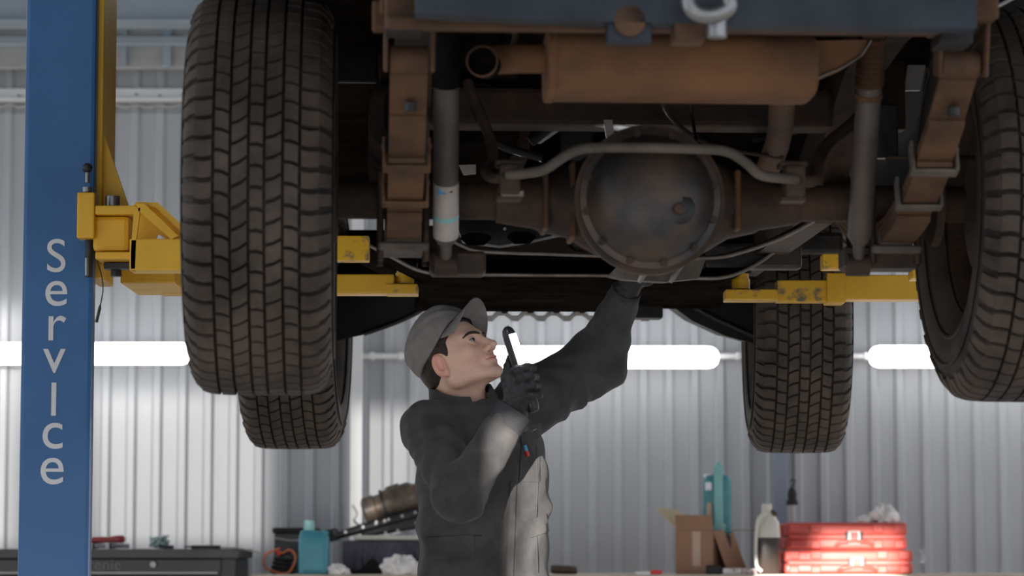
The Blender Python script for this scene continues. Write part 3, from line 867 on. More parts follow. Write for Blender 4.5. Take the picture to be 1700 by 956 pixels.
# ---- engine bay floor and the front bumper's lower corners
vbox('engine_undercover', 700, 392, 1262, 470, 2.05, 2.9, 'underbody', 0.03)
vbox('front_undercover', 690, 440, 1100, 515, 2.82, 2.9, 'underbody', 0.01)
vbox('front_undercover', 1040, 470, 1101, 528, 2.78, 2.86, 'plastic', 0.006)
vbox('front_panel', 560, 380, 1262, 482, 2.95, 3.05, 'underbody', 0.02)
def corner(px, m='plastic'):
    return MB().prism([V(u, v, 3.0) for u, v in px], (0, 0.22, 0.02)).build('bumper_corner', m, truck)
corner([(548, 440), (760, 440), (746, 480), (692, 519), (648, 540), (602, 556), (548, 568)])
corner([(1095, 445), (1290, 445), (1290, 578), (1262, 573), (1205, 558), (1150, 533), (1102, 498)])
for pp in ([(748, 480), (694, 518), (650, 538), (604, 554)], [(1106, 480), (1150, 508), (1190, 530), (1258, 560)]):
    MB().tube(spline([V(u, v, 2.985) for u, v in pp], 4), 0.0075, 8).build('bumper_trim', 'darkmetal', truck, smooth=50)
MB().prism([V(1106, 478, 2.97), V(1118, 482, 2.97), V(1132, 496, 2.97), V(1124, 494, 2.97)], (0, 0.01, 0)).build('pale_strip', 'pale', truck)
# crimped bright air dam below the engine cover
secs = []
for i in range(0, 57):
    u = 785 + 300 * i / 56
    ph = i % 8
    dv = (0, 0, 0, 5, 11, 11, 11, 5)[ph]
    dy = (0, 0, 0, 0.02, 0.04, 0.04, 0.04, 0.02)[ph]
    p = V(u, 524 + dv, 2.93) + Vector((0, -dy, 0))
    secs.append([p, p + Vector((0, 0.004, 0.016)), p + Vector((0, 0.034, 0.02)), p + Vector((0, 0.03, 0.002))])
MB().loft(secs, True).build('crimped_air_dam', 'white', truck)
for i in range(7):
    q = V(795 + i * 43, 512, 2.93)
    MB().box(q, (0.02, 0.02, 0.03), bev=0.003).build('dam_clip', 'blacksteel', truck)
# ---------------------------------------------------------------- two-post lift
CYF = 6.72                                  # rear face of the blue column
xl, xr = P(36, 478, CYF).x, P(154, 478, CYF).x
lift = empty('lift_column', ((xl + xr) / 2, CYF + 0.16, 0))
tag(lift, 'blue lift column with vertical lettering and yellow arms beside the left tyres', 'car lift', 'two columns of the car lift')
wcol = xr - xl
mb = MB().box(((xl + xr) / 2, CYF + 0.025, 1.85), (wcol, 0.05, 3.66), bev=0.01, seg=2).box((xl + 0.02, CYF + 0.16, 1.85), (0.04, 0.3, 3.66)).box((xl + 0.045, CYF + 0.30, 1.85), (0.09, 0.04, 3.66))
col = mb.build('post', 'bluepaint', lift, world=True)
MB().box(((xl + xr) / 2, CYF + 0.16, 0.01), (0.42, 0.5, 0.02), bev=0.004).build('base_plate', 'bluepaint', lift, world=True)
# letters one below the other
def letter(ch, u, v, hpx, px_cap):
    cu = bpy.data.curves.new('letter', 'FONT')
    cu.body = ch
    cu.align_x = 'CENTER'
    cu.size = px_cap / 0.72 * (CYF / FPX)
    cu.extrude = 0.0008
    tmp = bpy.data.objects.new('tmp', cu)
    COL.objects.link(tmp)
    dg = bpy.context.evaluated_depsgraph_get()
    me = bpy.data.meshes.new_from_object(tmp.evaluated_get(dg))
    bpy.data.objects.remove(tmp)
    me.materials.clear()
    me.materials.append(M['letter'])
    ys = [w.co.y for w in me.vertices]
    sc = hpx * CYF / FPX / (max(ys) - min(ys))
    y0 = min(ys)
    q = P(u, v, CYF)
    for w in me.vertices:
        x, y, z = w.co
        w.co = Vector((q.x + x * sc, CYF - 0.0012 - z, q.z + (y - y0) * sc))
    return link('letter', me, col, True)
for ch, u, vb, h in (('S', 93, 452, 56), ('e', 93, 508, 42), ('r', 92, 565, 41), ('v', 90, 619, 40), ('I', 89, 690, 55), ('c', 87, 745, 43), ('e', 86, 804, 44)):
    letter(ch, u, vb, h, 55)

def wbox(name, u0, v0, u1, v1, Y0, Y1, m, parent, bev=0.004):
    a, b = P(u0, v0, Y0), P(u1, v1, Y0)
    return MB().box(((a.x + b.x) / 2, (Y0 + Y1) / 2, (a.z + b.z) / 2), (abs(b.x - a.x), Y1 - Y0, abs(a.z - b.z)), bev=bev, seg=2).build(name, m, parent, world=True)
def wprism(name, px, Y0, Y1, m, parent):
    pts = [P(u, v, Y0) for u, v in px]
    return MB().prism(pts, (0, Y1 - Y0, 0)).build(name, m, parent, world=True)
# carriage
car = wbox('carriage', 150, -60, 167, 462, 6.76, 6.98, 'yellow', lift)
wprism('gusset', [(160, 190), (166, 205), (212, 338), (212, 350), (152, 350), (152, 190)], 6.79, 6.805, 'yellow', car)
wbox('lock_box', 128, 319, 156, 395, 6.64, 6.70, 'yellow', car)
q = P(145, 303, 6.67)
MB().tube([q, q + Vector((0, 0, 0.045))], 0.006, 10).build('knob_stem', 'steel', car, smooth=40, world=True)
MB().ball(P(145, 279, 6.67), 0.0125, 14, 8).build('knob', 'blacksteel', car, smooth=60, world=True)
MB().cyl(P(145, 319, 6.67), P(145, 311, 6.67), 0.012, n=14).build('knob_collar', 'steel', car, smooth=40, world=True)
MB().tube([P(148, 395, 6.68), P(148, 460, 6.68)], 0.009, 10).build('lock_rod', 'blacksteel', car, smooth=40, world=True)
MB().tube([P(144, 428, 6.66), P(144, 457, 6.66)], 0.0045, 8).build('lock_pin', 'steel', car, smooth=40, world=True)
MB().tube(spline([P(161, 432, 6.7), P(168, 455, 6.7), P(171, 480, 6.7), P(167, 505, 6.7), P(160, 535, 6.7)], 5), [0.0015] * 16 + [0.004] * 5, 6).build('trailing_wire', 'blacksteel', car, smooth=40, world=True)
# rounded pivot block, yoke plates and pin
pv = wbox('pivot_block', 154, 358, 214, 417, 6.66, 6.84, 'yellow', lift, 0.012)
wbox('yoke_plate', 158, 341, 245, 356, 6.64, 6.86, 'yellow', pv, 0.003)
wbox('yoke_plate', 158, 418, 240, 430, 6.64, 6.86, 'yellow', pv, 0.003)
MB().cyl(P(187, 342, 6.74), P(187, 326, 6.74), 0.0175, n=20).build('pivot_pin', 'steel', pv, smooth=40, world=True)
MB().cyl(P(187, 430, 6.74), P(187, 446, 6.74), 0.02, n=20).build('pivot_nut', 'blacksteel', pv, smooth=40, world=True)
MB().cyl(P(193, 446, 6.74), P(193, 459, 6.74), 0.014, n=6).build('pivot_bolt', 'blacksteel', pv, world=True)
wbox('latch_bar', 172, 436, 228, 446, 6.70, 6.74, 'blacksteel', pv, 0.002)
# near arm: welded triangular end, square outer tube, inner tube
def arm_near():
    arm = wbox('arm', 215, 396, 420, 449, 6.56, 6.64, 'yellow', lift, 0.004)
    def frame(Y0, Y1):
        outer = [(216, 450), (222, 352), (232, 338), (266, 337), (302, 370), (318, 396), (318, 400), (300, 398)]
        return outer
    # front web with a triangular window, built from three bars
    wprism('web', [(215, 449), (222, 350), (233, 344), (226, 398), (224, 449)], 6.56, 6.575, 'yellow', arm)
    wprism('web', [(226, 338), (240, 338), (296, 392), (284, 397), (230, 350)], 6.56, 6.575, 'yellow', arm)
    wprism('top_plate', [(222, 340), (226, 335), (262, 336), (322, 392), (314, 398), (258, 344)], 6.575, 6.66, 'yellow', arm)
    wprism('web', [(222, 440), (226, 346), (262, 342), (306, 385), (306, 398), (278, 398), (262, 388), (240, 440)], 6.645, 6.66, 'yellow', arm)
    wbox('inner_tube', 400, 391, 612, 432, 6.57, 6.63, 'yellowworn', arm, 0.003)
arm_near()
# far arm with the pad under the frame
arm = wbox('arm', 265, 455, 654, 487, 7.26, 7.34, 'yellow', lift, 0.004)
wbox('arm_root', 200, 432, 290, 470, 7.0, 7.33, 'yellow', arm, 0.004)
wbox('pad_plate', 640, 471, 693, 487, 7.25, 7.35, 'yellowworn', arm, 0.003)
q = P(672, 471, 7.30)
def pad(q, parent, top):
    p = MB().tube([q, q + Vector((0, 0, (top - q.z) * 0.5)), q + Vector((0, 0, (top - q.z) * 0.52)), Vector((q.x, q.y, top - 0.012))], [0.024, 0.024, 0.021, 0.021], 20).build('pad_post', 'yellow', parent, smooth=40, world=True)
    MB().cyl((q.x, q.y, top - 0.012), (q.x, q.y, top), 0.03, n=20).build('rubber_pad', 'rubber', parent, smooth=40, world=True)
pad(q, arm, VO.z + 0.055)

# the other column stands just outside the frame; its arms reach in
rx0 = P(1790, 478, 6.78).x
lift2 = empty('lift_column', (rx0 + wcol / 2, 6.98, 0))
tag(lift2, 'lift column right of the truck, its yellow arms reaching in beside the front tyre', 'car lift', 'two columns of the car lift')
MB().box((rx0 + wcol / 2, 6.98, 1.85), (wcol, 0.32, 3.66), bev=0.012, seg=2).build('post', 'bluepaint', lift2, world=True)
MB().box((rx0 + wcol / 2, 6.98, 0.01), (0.42, 0.5, 0.02), bev=0.004).build('base_plate', 'bluepaint', lift2, world=True)
car2 = MB().box((rx0 - 0.014, 6.95, 2.1), (0.028, 0.6, 0.95), bev=0.004).build('carriage', 'yellow', lift2, world=True)
arm = wbox('arm', 1400, 456, 1800, 497, 7.44, 7.52, 'yellow', lift2, 0.004)
wbox('arm_collar', 1373, 453, 1404, 502, 7.43, 7.53, 'yellow', arm, 0.003)
wbox('inner_tube', 1290, 465, 1376, 500, 7.445, 7.515, 'yellowworn', arm, 0.003)
wbox('pad_plate', 1205, 480, 1292, 497, 7.43, 7.53, 'yellowworn', arm, 0.003)
pad(P(1230, 480, 7.48), arm, VO.z + 0.055)
arm = wbox('arm', 1515, 428, 1800, 462, 6.62, 6.70, 'yellow', lift2, 0.004)
wbox('inner_tube', 1366, 421, 1540, 446, 6.63, 6.69, 'yellowworn', arm, 0.003)
# ---------------------------------------------------------------- implicit surfaces for the figure
def surface_nets(fn, lo, hi, h):
    lo, hi = np.array(lo, float), np.array(hi, float)
    n = np.ceil((hi - lo) / h).astype(int) + 1
    xs = [lo[i] + h * np.arange(n[i]) for i in range(3)]
    val = np.empty(n, np.float32)
    step = max(1, int(400000 / (n[1] * n[2])))
    for i in range(0, n[0], step):
        g = np.stack(np.meshgrid(xs[0][i:i + step], xs[1], xs[2], indexing='ij'), -1).reshape(-1, 3).astype(np.float32)
        val[i:i + step] = fn(g).reshape(-1, n[1], n[2])
    c = [[[None] * 2 for _ in range(2)] for _ in range(2)]
    cnt = np.zeros(n - 1, np.int8)
    for a in (0, 1):
        for b in (0, 1):
            for d in (0, 1):
                q = val[a:n[0] - 1 + a, b:n[1] - 1 + b, d:n[2] - 1 + d]
                c[a][b][d] = q
                cnt += (q < 0)
    act = np.nonzero((cnt > 0) & (cnt < 8))
    idx = -np.ones(n - 1, np.int64)
    m = len(act[0])
    idx[act] = np.arange(m)
    pos, w = np.zeros((m, 3)), np.zeros(m)
    C = {(a, b, d): c[a][b][d][act] for a in (0, 1) for b in (0, 1) for d in (0, 1)}
    for p in C:
        for axx in range(3):
            if p[axx] == 0:
                q = list(p)
                q[axx] = 1
                v0, v1 = C[p], C[tuple(q)]
                s = (v0 < 0) != (v1 < 0)
                t = np.where(s, v0 / np.where(s, v0 - v1, 1), 0)
                e = np.tile(np.array(p, float), (m, 1))
                e[:, axx] += t
                pos += e * s[:, None]
                w += s
    pos = (pos / w[:, None] + np.stack(act, 1)) * h + lo
    faces = []
    ins = val < 0
    for axx in range(3):
        o = [a for a in range(3) if a != axx]
        A = [slice(1, -1)] * 3
        B = [slice(1, -1)] * 3
        A[axx], B[axx] = slice(0, -1), slice(1, None)
        ia, ib = ins[tuple(A)], ins[tuple(B)]
        e = np.stack(np.nonzero(ia != ib), 1)
        if len(e) == 0:
            continue
        fl = ia[tuple(e.T)]
        base = e.copy()
        base[:, o[0]] += 1
        base[:, o[1]] += 1
        def cell(d0, d1):
            q = base.copy()
            q[:, o[0]] -= d0
            q[:, o[1]] -= d1
            return idx[tuple(q.T)]
        quad = np.stack([cell(1, 1), cell(0, 1), cell(0, 0), cell(1, 0)], 1)
        if axx == 1:
            fl = ~fl
        quad = np.where(fl[:, None], quad, quad[:, ::-1])
        faces.append(quad)
    return pos, np.concatenate(faces)

def smin(a, b, k):
    h = np.clip(0.5 + 0.5 * (b - a) / k, 0, 1)
    return b + (a - b) * h - k * h * (1 - h)
def smax(a, b, k):
    return -smin(-a, -b, k)
def ell(q, c, r):
    d = q - np.array(c, np.float32)
    r = np.array(r, np.float32)
    k0 = np.sqrt(((d / r) ** 2).sum(1))
    k1 = np.sqrt(((d / (r * r)) ** 2).sum(1)) + 1e-9
    return k0 * (k0 - 1) / k1
def cap(q, a, b, ra, rb):
    a, b = np.array(a, np.float32), np.array(b, np.float32)
    ba = b - a
    t = np.clip(((q - a) @ ba) / (ba @ ba), 0, 1)
    return np.sqrt(((q - a - t[:, None] * ba) ** 2).sum(1)) - (ra + (rb - ra) * t)
def chain(q, pts, rs, k=0.004):
    d = None
    for i in range(len(pts) - 1):
        e = cap(q, pts[i], pts[i + 1], rs[i], rs[i + 1])
        d = e if d is None else smin(d, e, k)
    return d
def mesh_np(name, vs, fs, mats, parent, world=True, face_mat=None):
    me = bpy.data.meshes.new(name)
    me.from_pydata(vs.tolist(), [], fs.tolist())
    for m in (mats if isinstance(mats, (list, tuple)) else [mats]):
        me.materials.append(M[m])
    me.polygons.foreach_set('use_smooth', [True] * len(me.polygons))
    me.update()
    return link(name, me, parent, world)

MYF = 7.0
man = empty('person', (P(805, 900, MYF).x, MYF, 0))
tag(man, 'man in charcoal coveralls and grey cap reaching up under the truck with a torch', 'person')

# ---- head frame: looks right, up and a little towards the camera
hp, hf = R(30), R(28)
HF = np.array([math.cos(hp) * math.cos(hf), -math.cos(hp) * math.sin(hf), math.sin(hp)])
HU = np.array([-math.sin(hp) * math.cos(hf), math.sin(hp) * math.sin(hf), math.cos(hp)])
HR = np.cross(HF, HU)
HL = -HR
HB = np.stack([HF, HL, HU], 1)               # local -> world columns
earp = np.array(P(737, 607, 6.93))
HC = earp - HB @ np.array([0.0, -0.072, 0.0])
def hloc(p):
    return ((p - HC.astype(np.float32)) @ HB.astype(np.float32)).astype(np.float32)
def hw(x, y, z):
    return Vector(HC + HB @ np.array([x, y, z]))
neck0 = HC + HB @ np.array([-0.03, 0, -0.03])
neckb = np.array(P(772, 702, 7.03))

def head_sdf(p):
    q = hloc(p)
    s = q.copy()
    s[:, 1] = np.abs(s[:, 1])               # mirror halves
    d = ell(q, (-0.007, 0, 0.050), (0.092, 0.076, 0.080))
    d = smin(d, ell(q, (0.038, 0, 0.003), (0.053, 0.058, 0.070)), 0.03)
    d = smin(d, cap(s, (0.004, 0.050, -0.040), (0.079, 0.016, -0.062), 0.016, 0.0145), 0.022)
    d = smin(d, cap(s, (0.0, 0.056, 0.0), (0.004, 0.050, -0.040), 0.014, 0.016), 0.03)
    d = smin(d, ell(q, (0.086, 0, -0.063), (0.0165, 0.020, 0.0155)), 0.012)
    d = smin(d, ell(s, (0.052, 0.047, -0.002), (0.028, 0.016, 0.017)), 0.024)
    d = smin(d, cap(s, (0.086, 0.006, 0.0455), (0.072, 0.046, 0.043), 0.0085, 0.007), 0.014)
    d = smin(d, ell(q, (0.083, 0, -0.031), (0.0165, 0.025, 0.019)), 0.014)
    d = smax(d, -ell(s, (0.0945, 0.033, 0.0245), (0.0165, 0.0165, 0.0115)), 0.013)
    d = smin(d, cap(q, (0.086, 0, 0.034), (0.111, 0, 0.0005), 0.0062, 0.0092), 0.010)
    d = smin(d, ell(q, (0.1110, 0, -0.0025), (0.0102, 0.0090, 0.0080)), 0.006)
    d = smin(d, ell(s, (0.1005, 0.0118, -0.0055), (0.0105, 0.0062, 0.0075)), 0.005)
    d = smax(d, -ell(s, (0.1055, 0.0063, -0.0125), (0.006, 0.0035, 0.004)), 0.003)
    # lids
    lid = np.sqrt(((s - np.array((0.0735, 0.0325, 0.0255), np.float32)) ** 2).sum(1)) - 0.0142
    d = smin(d, lid, 0.0045)
    d = smax(d, -ell(s, (0.0885, 0.0325, 0.0242), (0.0125, 0.0125, 0.0050)), 0.0014)
    # lips
    d = smin(d, ell(s, (0.0950, 0.006, -0.0262), (0.0056, 0.0155, 0.0036)), 0.005)
    d = smin(d, ell(q, (0.0945, 0, -0.0355), (0.0060, 0.0155, 0.0044)), 0.005)
    d = smax(d, -cap(s, (0.1025, 0.0, -0.0308), (0.0895, 0.0245, -0.0322), 0.0022, 0.0018), 0.003)
    d = smax(d, -ell(q, (0.1045, 0, -0.0470), (0.006, 0.016, 0.0040)), 0.008)
    # ear: rim, bowl, lobe
    e = ell(s, (-0.008, 0.0775, 0.004), (0.0185, 0.0085, 0.031))
    e = smax(e, -ell(s, (-0.002, 0.0865, 0.005), (0.0118, 0.0125, 0.0210)), 0.002)
    e = smin(e, ell(s, (0.0, 0.0765, -0.022), (0.0085, 0.006, 0.0095)), 0.008)
    e = smin(e, cap(s, (0.004, 0.0745, -0.006), (0.006, 0.0745, 0.004), 0.0045, 0.004), 0.004)
    d = smin(d, e, 0.005)
    # neck, throat and the top of the chest inside the collar
    nk = cap(p, neck0, neckb, 0.050, 0.060)
    d = smin(d, nk, 0.015)
    th = cap(p, HC + HB @ np.array([0.018, 0, -0.055]), neckb + np.array([0.03, -0.025, 0.03]), 0.024, 0.03)
    d = smin(d, th, 0.018)
    d = smin(d, ell(p, neckb + np.array([0.0, 0, -0.05]), (0.115, 0.095, 0.06)), 0.03)
    return d
lo = np.minimum(HC - 0.16, neckb - 0.13)
hi = np.maximum(HC + 0.17, neckb + 0.13)
lo[2] = neckb[2] - 0.08
hv, hfcs = surface_nets(head_sdf, lo, hi, 0.0019)
body = mesh_np('body', hv, hfcs, 'skin', man)
# natural skin tints: lips, cheeks, ears
q = hloc(hv.astype(np.float32))
ay = np.abs(q[:, 1])
tint = np.ones((len(hv), 4), np.float32)
lipm = np.exp(-((q[:, 0] - 0.097) / 0.012) ** 2 - (ay / 0.017) ** 4 - ((q[:, 2] + 0.031) / 0.0082) ** 4)
chm = np.exp(-((q[:, 0] - 0.07) / 0.03) ** 2 - ((ay - 0.045) / 0.03) ** 2 - ((q[:, 2] + 0.015) / 0.025) ** 2) * 0.5
erm = (ay > 0.0745) * 0.8 * (np.abs(q[:, 0]) < 0.05)
stub = np.clip(1 - np.abs(q[:, 2] + 0.058) / 0.042, 0, 1) * np.clip((q[:, 0] - 0.0) / 0.03, 0, 1) * 0.35
for k, (l, cc, e, st) in enumerate(((0.05, 0.02, 0.02, 0.18), (0.42, 0.2, 0.25, 0.2), (0.36, 0.2, 0.25, 0.18))):
    tint[:, k] = 1 - lipm * l - chm * cc - erm * e - stub * st
at = body.data.color_attributes.new('tint', 'FLOAT_COLOR', 'POINT')
at.data.foreach_set('color', np.clip(tint, 0, 1).ravel())

def rotm():
    return Matrix(HB.tolist())
# eyes
for s in (-1, 1):
    c = Vector((0.0735, s * 0.0325, 0.0255))
    wc = hw(*c)
    eye = MB().ball(wc, 0.0128, 20, 14).build('eyeball', 'eyewhite', body, smooth=80, world=True)
    gaze = Vector((0.93, 0.03, 0.16)).normalized()
    g = rotm() @ gaze
    MB().lathe([(0.0062, 0.0111), (0.0058, 0.0119), (0.003, 0.0129), (0.0005, 0.0131)], wc, g, 20).build('iris', 'iris', eye, smooth=60, world=True)
# hair under the cap, eyebrows
ct = R(27)
CB = np.stack([np.array([math.cos(ct), 0, math.sin(ct)]), np.array([0, 1, 0]), np.array([-math.sin(ct), 0, math.cos(ct)])], 1)
CO = np.array([-0.003, 0, 0.060])
def hair_sdf(p):
    q = hloc(p)
    s = q.copy()
    s[:, 1] = np.abs(s[:, 1])
    d = ell(q, (-0.007, 0, 0.050), (0.0965, 0.0800, 0.0835))
    n = 0.0012 * np.sin(q[:, 0] * 420 + 3 * np.sin(q[:, 2] * 160)) * np.sin(q[:, 2] * 300 + q[:, 1] * 260)
    d = d + n
    d = smin(d, ell(s, (0.020, 0.0665, 0.018), (0.0105, 0.0075, 0.034)), 0.012)      # sideburn
    d = smin(d, ell(q, (-0.055, 0, 0.0), (0.036, 0.056, 0.045)), 0.02)            # nape
    # hairline: keep what lies behind it
    line = q[:, 0] - (0.026 + 0.56 * np.clip(q[:, 2] - 0.045, -0.2, 1)) - 0.012 * np.exp(-((q[:, 2] - 0.02) / 0.03) ** 2)
    line = np.where(q[:, 2] > 0.045, q[:, 0] - (0.03 + 1.0 * (q[:, 2] - 0.045)), line)
    d = smax(d, line, 0.008)
    d = smax(d, -(q[:, 2] + 0.038 + 0.2 * q[:, 0]), 0.006)
    d = smax(d, -ell(s, (-0.004, 0.084, 0.0), (0.026, 0.03, 0.036)), 0.004)
    c = ((q - CO.astype(np.float32)) @ CB.astype(np.float32))
    kk = ((np.abs(c) / np.array((0.0975, 0.0860, 0.0945), np.float32)) ** 2.7).sum(1) ** (1 / 2.7)
    d = np.where(c[:, 2] > 0.006, np.maximum(d, (kk - 1) * 0.09 + 0.0055), d)
    return d
v_, f_ = surface_nets(hair_sdf, HC - 0.15, HC + 0.15, 0.0026)
mesh_np('hair', v_, f_, 'hair', man)
def on_head(p, off):
    p = np.array(p, float)
    for _ in range(12):
        e = 0.0008
        g = np.array([head_sdf((p + dv)[None].astype(np.float32))[0] - head_sdf((p - dv)[None].astype(np.float32))[0] for dv in np.eye(3) * e])
        g /= np.linalg.norm(g) + 1e-9
        p = p - g * (float(head_sdf(p[None].astype(np.float32))[0]) - off) * 0.8
    return Vector(p)
for s in (-1, 1):
    pts = [(0.100, 0.009, 0.0385), (0.098, 0.016, 0.0415), (0.094, 0.026, 0.0440), (0.088, 0.037, 0.0445), (0.079, 0.047, 0.0415), (0.070, 0.0545, 0.0365)]
    rs = [0.0028, 0.0045, 0.0050, 0.0048, 0.0040, 0.0020]
    pp = [on_head(hw(a, s * b, c), 0.0002) for a, b, c in pts]
    sp_ = spline(pp, 3)
    rr_ = [float(np.interp(i / (len(sp_) - 1) * 5, range(6), rs)) for i in range(len(sp_))]
    MB().tube(sp_, rr_, 8, flat=0.75).build('eyebrow', 'hair', man, smooth=60, world=True)
    # upper lash line
    lp = [hw(0.0735 + 0.0139 * math.cos(R(a)) * 0.98, s * (0.0325 + 0.0139 * math.sin(R(a))), 0.0255 + 0.0035 * math.cos(R(a * 1.3))) for a in (-46, -25, 0, 25, 50, 66)]
    MB().tube(spline(lp, 3), 0.0011, 6).build('eyelash', 'hair', man, smooth=60, world=True)
# ---- cap, pushed back on the head
def caploc(p):
    return ((hloc(p) - CO.astype(np.float32)) @ CB.astype(np.float32)).astype(np.float32)
def cap_sdf(p):
    q = caploc(p)
    r = np.array((0.0975, 0.0860, 0.0945), np.float32)
    d0 = np.abs(q) / r
    e = 2.7
    k = (d0 ** e).sum(1) ** (1 / e)
    d = (k - 1) * 0.09
    # six panels, faint seams
    an = np.arctan2(q[:, 1], q[:, 0])
    seam = np.exp(-(np.abs(((an / (PI / 3) + 0.5) % 1) - 0.5) * 0.09 / 0.0022) ** 2)
    d = d + 0.0009 * seam
    d = d + 0.0012 * np.sin(q[:, 0] * 70 + 5 * np.sin(q[:, 2] * 40 + q[:, 1] * 25))
    shell = smax(d, -(d + 0.0085), 0.001)
    edge = -(q[:, 2] + 0.012 - 0.012 * np.clip(q[:, 0] / 0.1, -1, 1) ** 2)
    return smax(shell, edge, 0.002)
v_, f_ = surface_nets(cap_sdf, HC - 0.17, HC + 0.19, 0.0024)
capo = mesh_np('cap', v_, f_, 'cap', man)
def cw(x, y, z):
    l = CO + CB @ np.array([x, y, z])
    return hw(*l)
# visor: arched, thick edge
secs = []
nA = 24
for i in range(9):
    t = i / 8
    row = []
    for j in range(nA + 1):
        a = R(-72 + 144 * j / nA)
        rx, ry = 0.0935, 0.083
        x0, y0 = rx * math.cos(a), ry * math.sin(a)
        ln = 0.054 * math.cos(a * 0.98) ** 0.55 if abs(a) < R(89) else 0
        x, y = x0 + ln * t, y0 * (1 + 0.02 * t)
        z = -0.004 - 0.10 * t * 0.066 + 0.010 - 0.034 * (abs(y0) / 0.08) ** 2 * (0.4 + 0.6 * t) - 0.004
        row.append((x, y, z))
    secs.append(row)
mb = MB()
n = nA + 1
vs = [cw(*p) for r_ in secs for p in r_] + [cw(p[0], p[1], p[2] - 0.003) for r_ in secs for p in r_]
fs = []
for i in range(8):
    for j in range(nA):
        a = i * n + j
        fs.append((a, a + 1, a + n + 1, a + n))
        b = a + 9 * n
        fs.append((b + n, b + n + 1, b + 1, b))
for j in range(nA):
    a = 8 * n + j
    fs.append((a, a + 1, a + 1 + 9 * n, a + 9 * n))
    fs.append((j + 1, j, j + 9 * n, j + 1 + 9 * n))
for i in range(8):
    for j in (0, nA):
        a = i * n + j
        fs.append((a, a + n, a + n + 9 * n, a + 9 * n))
mb.add(vs, fs)
mb.build('visor', 'cap', capo, smooth=50, world=True)
MB().ball(cw(0, 0, 0.0950), (0.006, 0.006, 0.003), 12, 6, rot=rotm()).build('cap_button', 'cap', capo, smooth=60, world=True)

# ---- coverall
psi = R(34)
TF = np.array([math.sin(psi), -math.cos(psi), 0])
TS = np.array([-math.cos(psi), -math.sin(psi), 0])       # his right side
def W3(u, v, Y):
    return np.array(P(u, v, Y))
shR, elR, wrR = W3(712, 712, 6.90), W3(762, 828, 6.68), W3(852, 684, 6.70)
shL, elL, wrL = W3(878, 668, 7.12), W3(989, 602, 7.22), W3(1040, 482, 7.06)
tz = np.array([0.74, 0.84, 0.95, 1.05, 1.17, 1.27, 1.34, 1.385, 1.42, 1.45, 1.49])
ta = np.array([0.165, 0.175, 0.180, 0.176, 0.175, 0.178, 0.172, 0.150, 0.112, 0.085, 0.075])
tb = np.array([0.120, 0.128, 0.130, 0.126, 0.128, 0.132, 0.122, 0.108, 0.095, 0.085, 0.078])
tu = np.array([806, 806, 806, 805, 803, 800, 796, 790, 784, 777, 772])
tx = (tu - 850) / FPX * MYF
def fold(p, seed, f1, f2):
    a = np.sin(p[:, 0] * f1 * 0.9 + p[:, 2] * f1 * 1.3 + seed + 1.7 * np.sin(p[:, 1] * f2 + p[:, 2] * f2 * 0.8 + seed * 2))
    b = np.sin(p[:, 2] * f1 * 0.8 - p[:, 0] * f1 * 1.1 + p[:, 1] * f1 + seed * 3 + 1.4 * np.sin(p[:, 0] * f2 * 1.1 + seed))
    return a * b
def along(p, a, b):
    ba = (b - a).astype(np.float32)
    return ((p - a.astype(np.float32)) @ ba) / (ba @ ba)
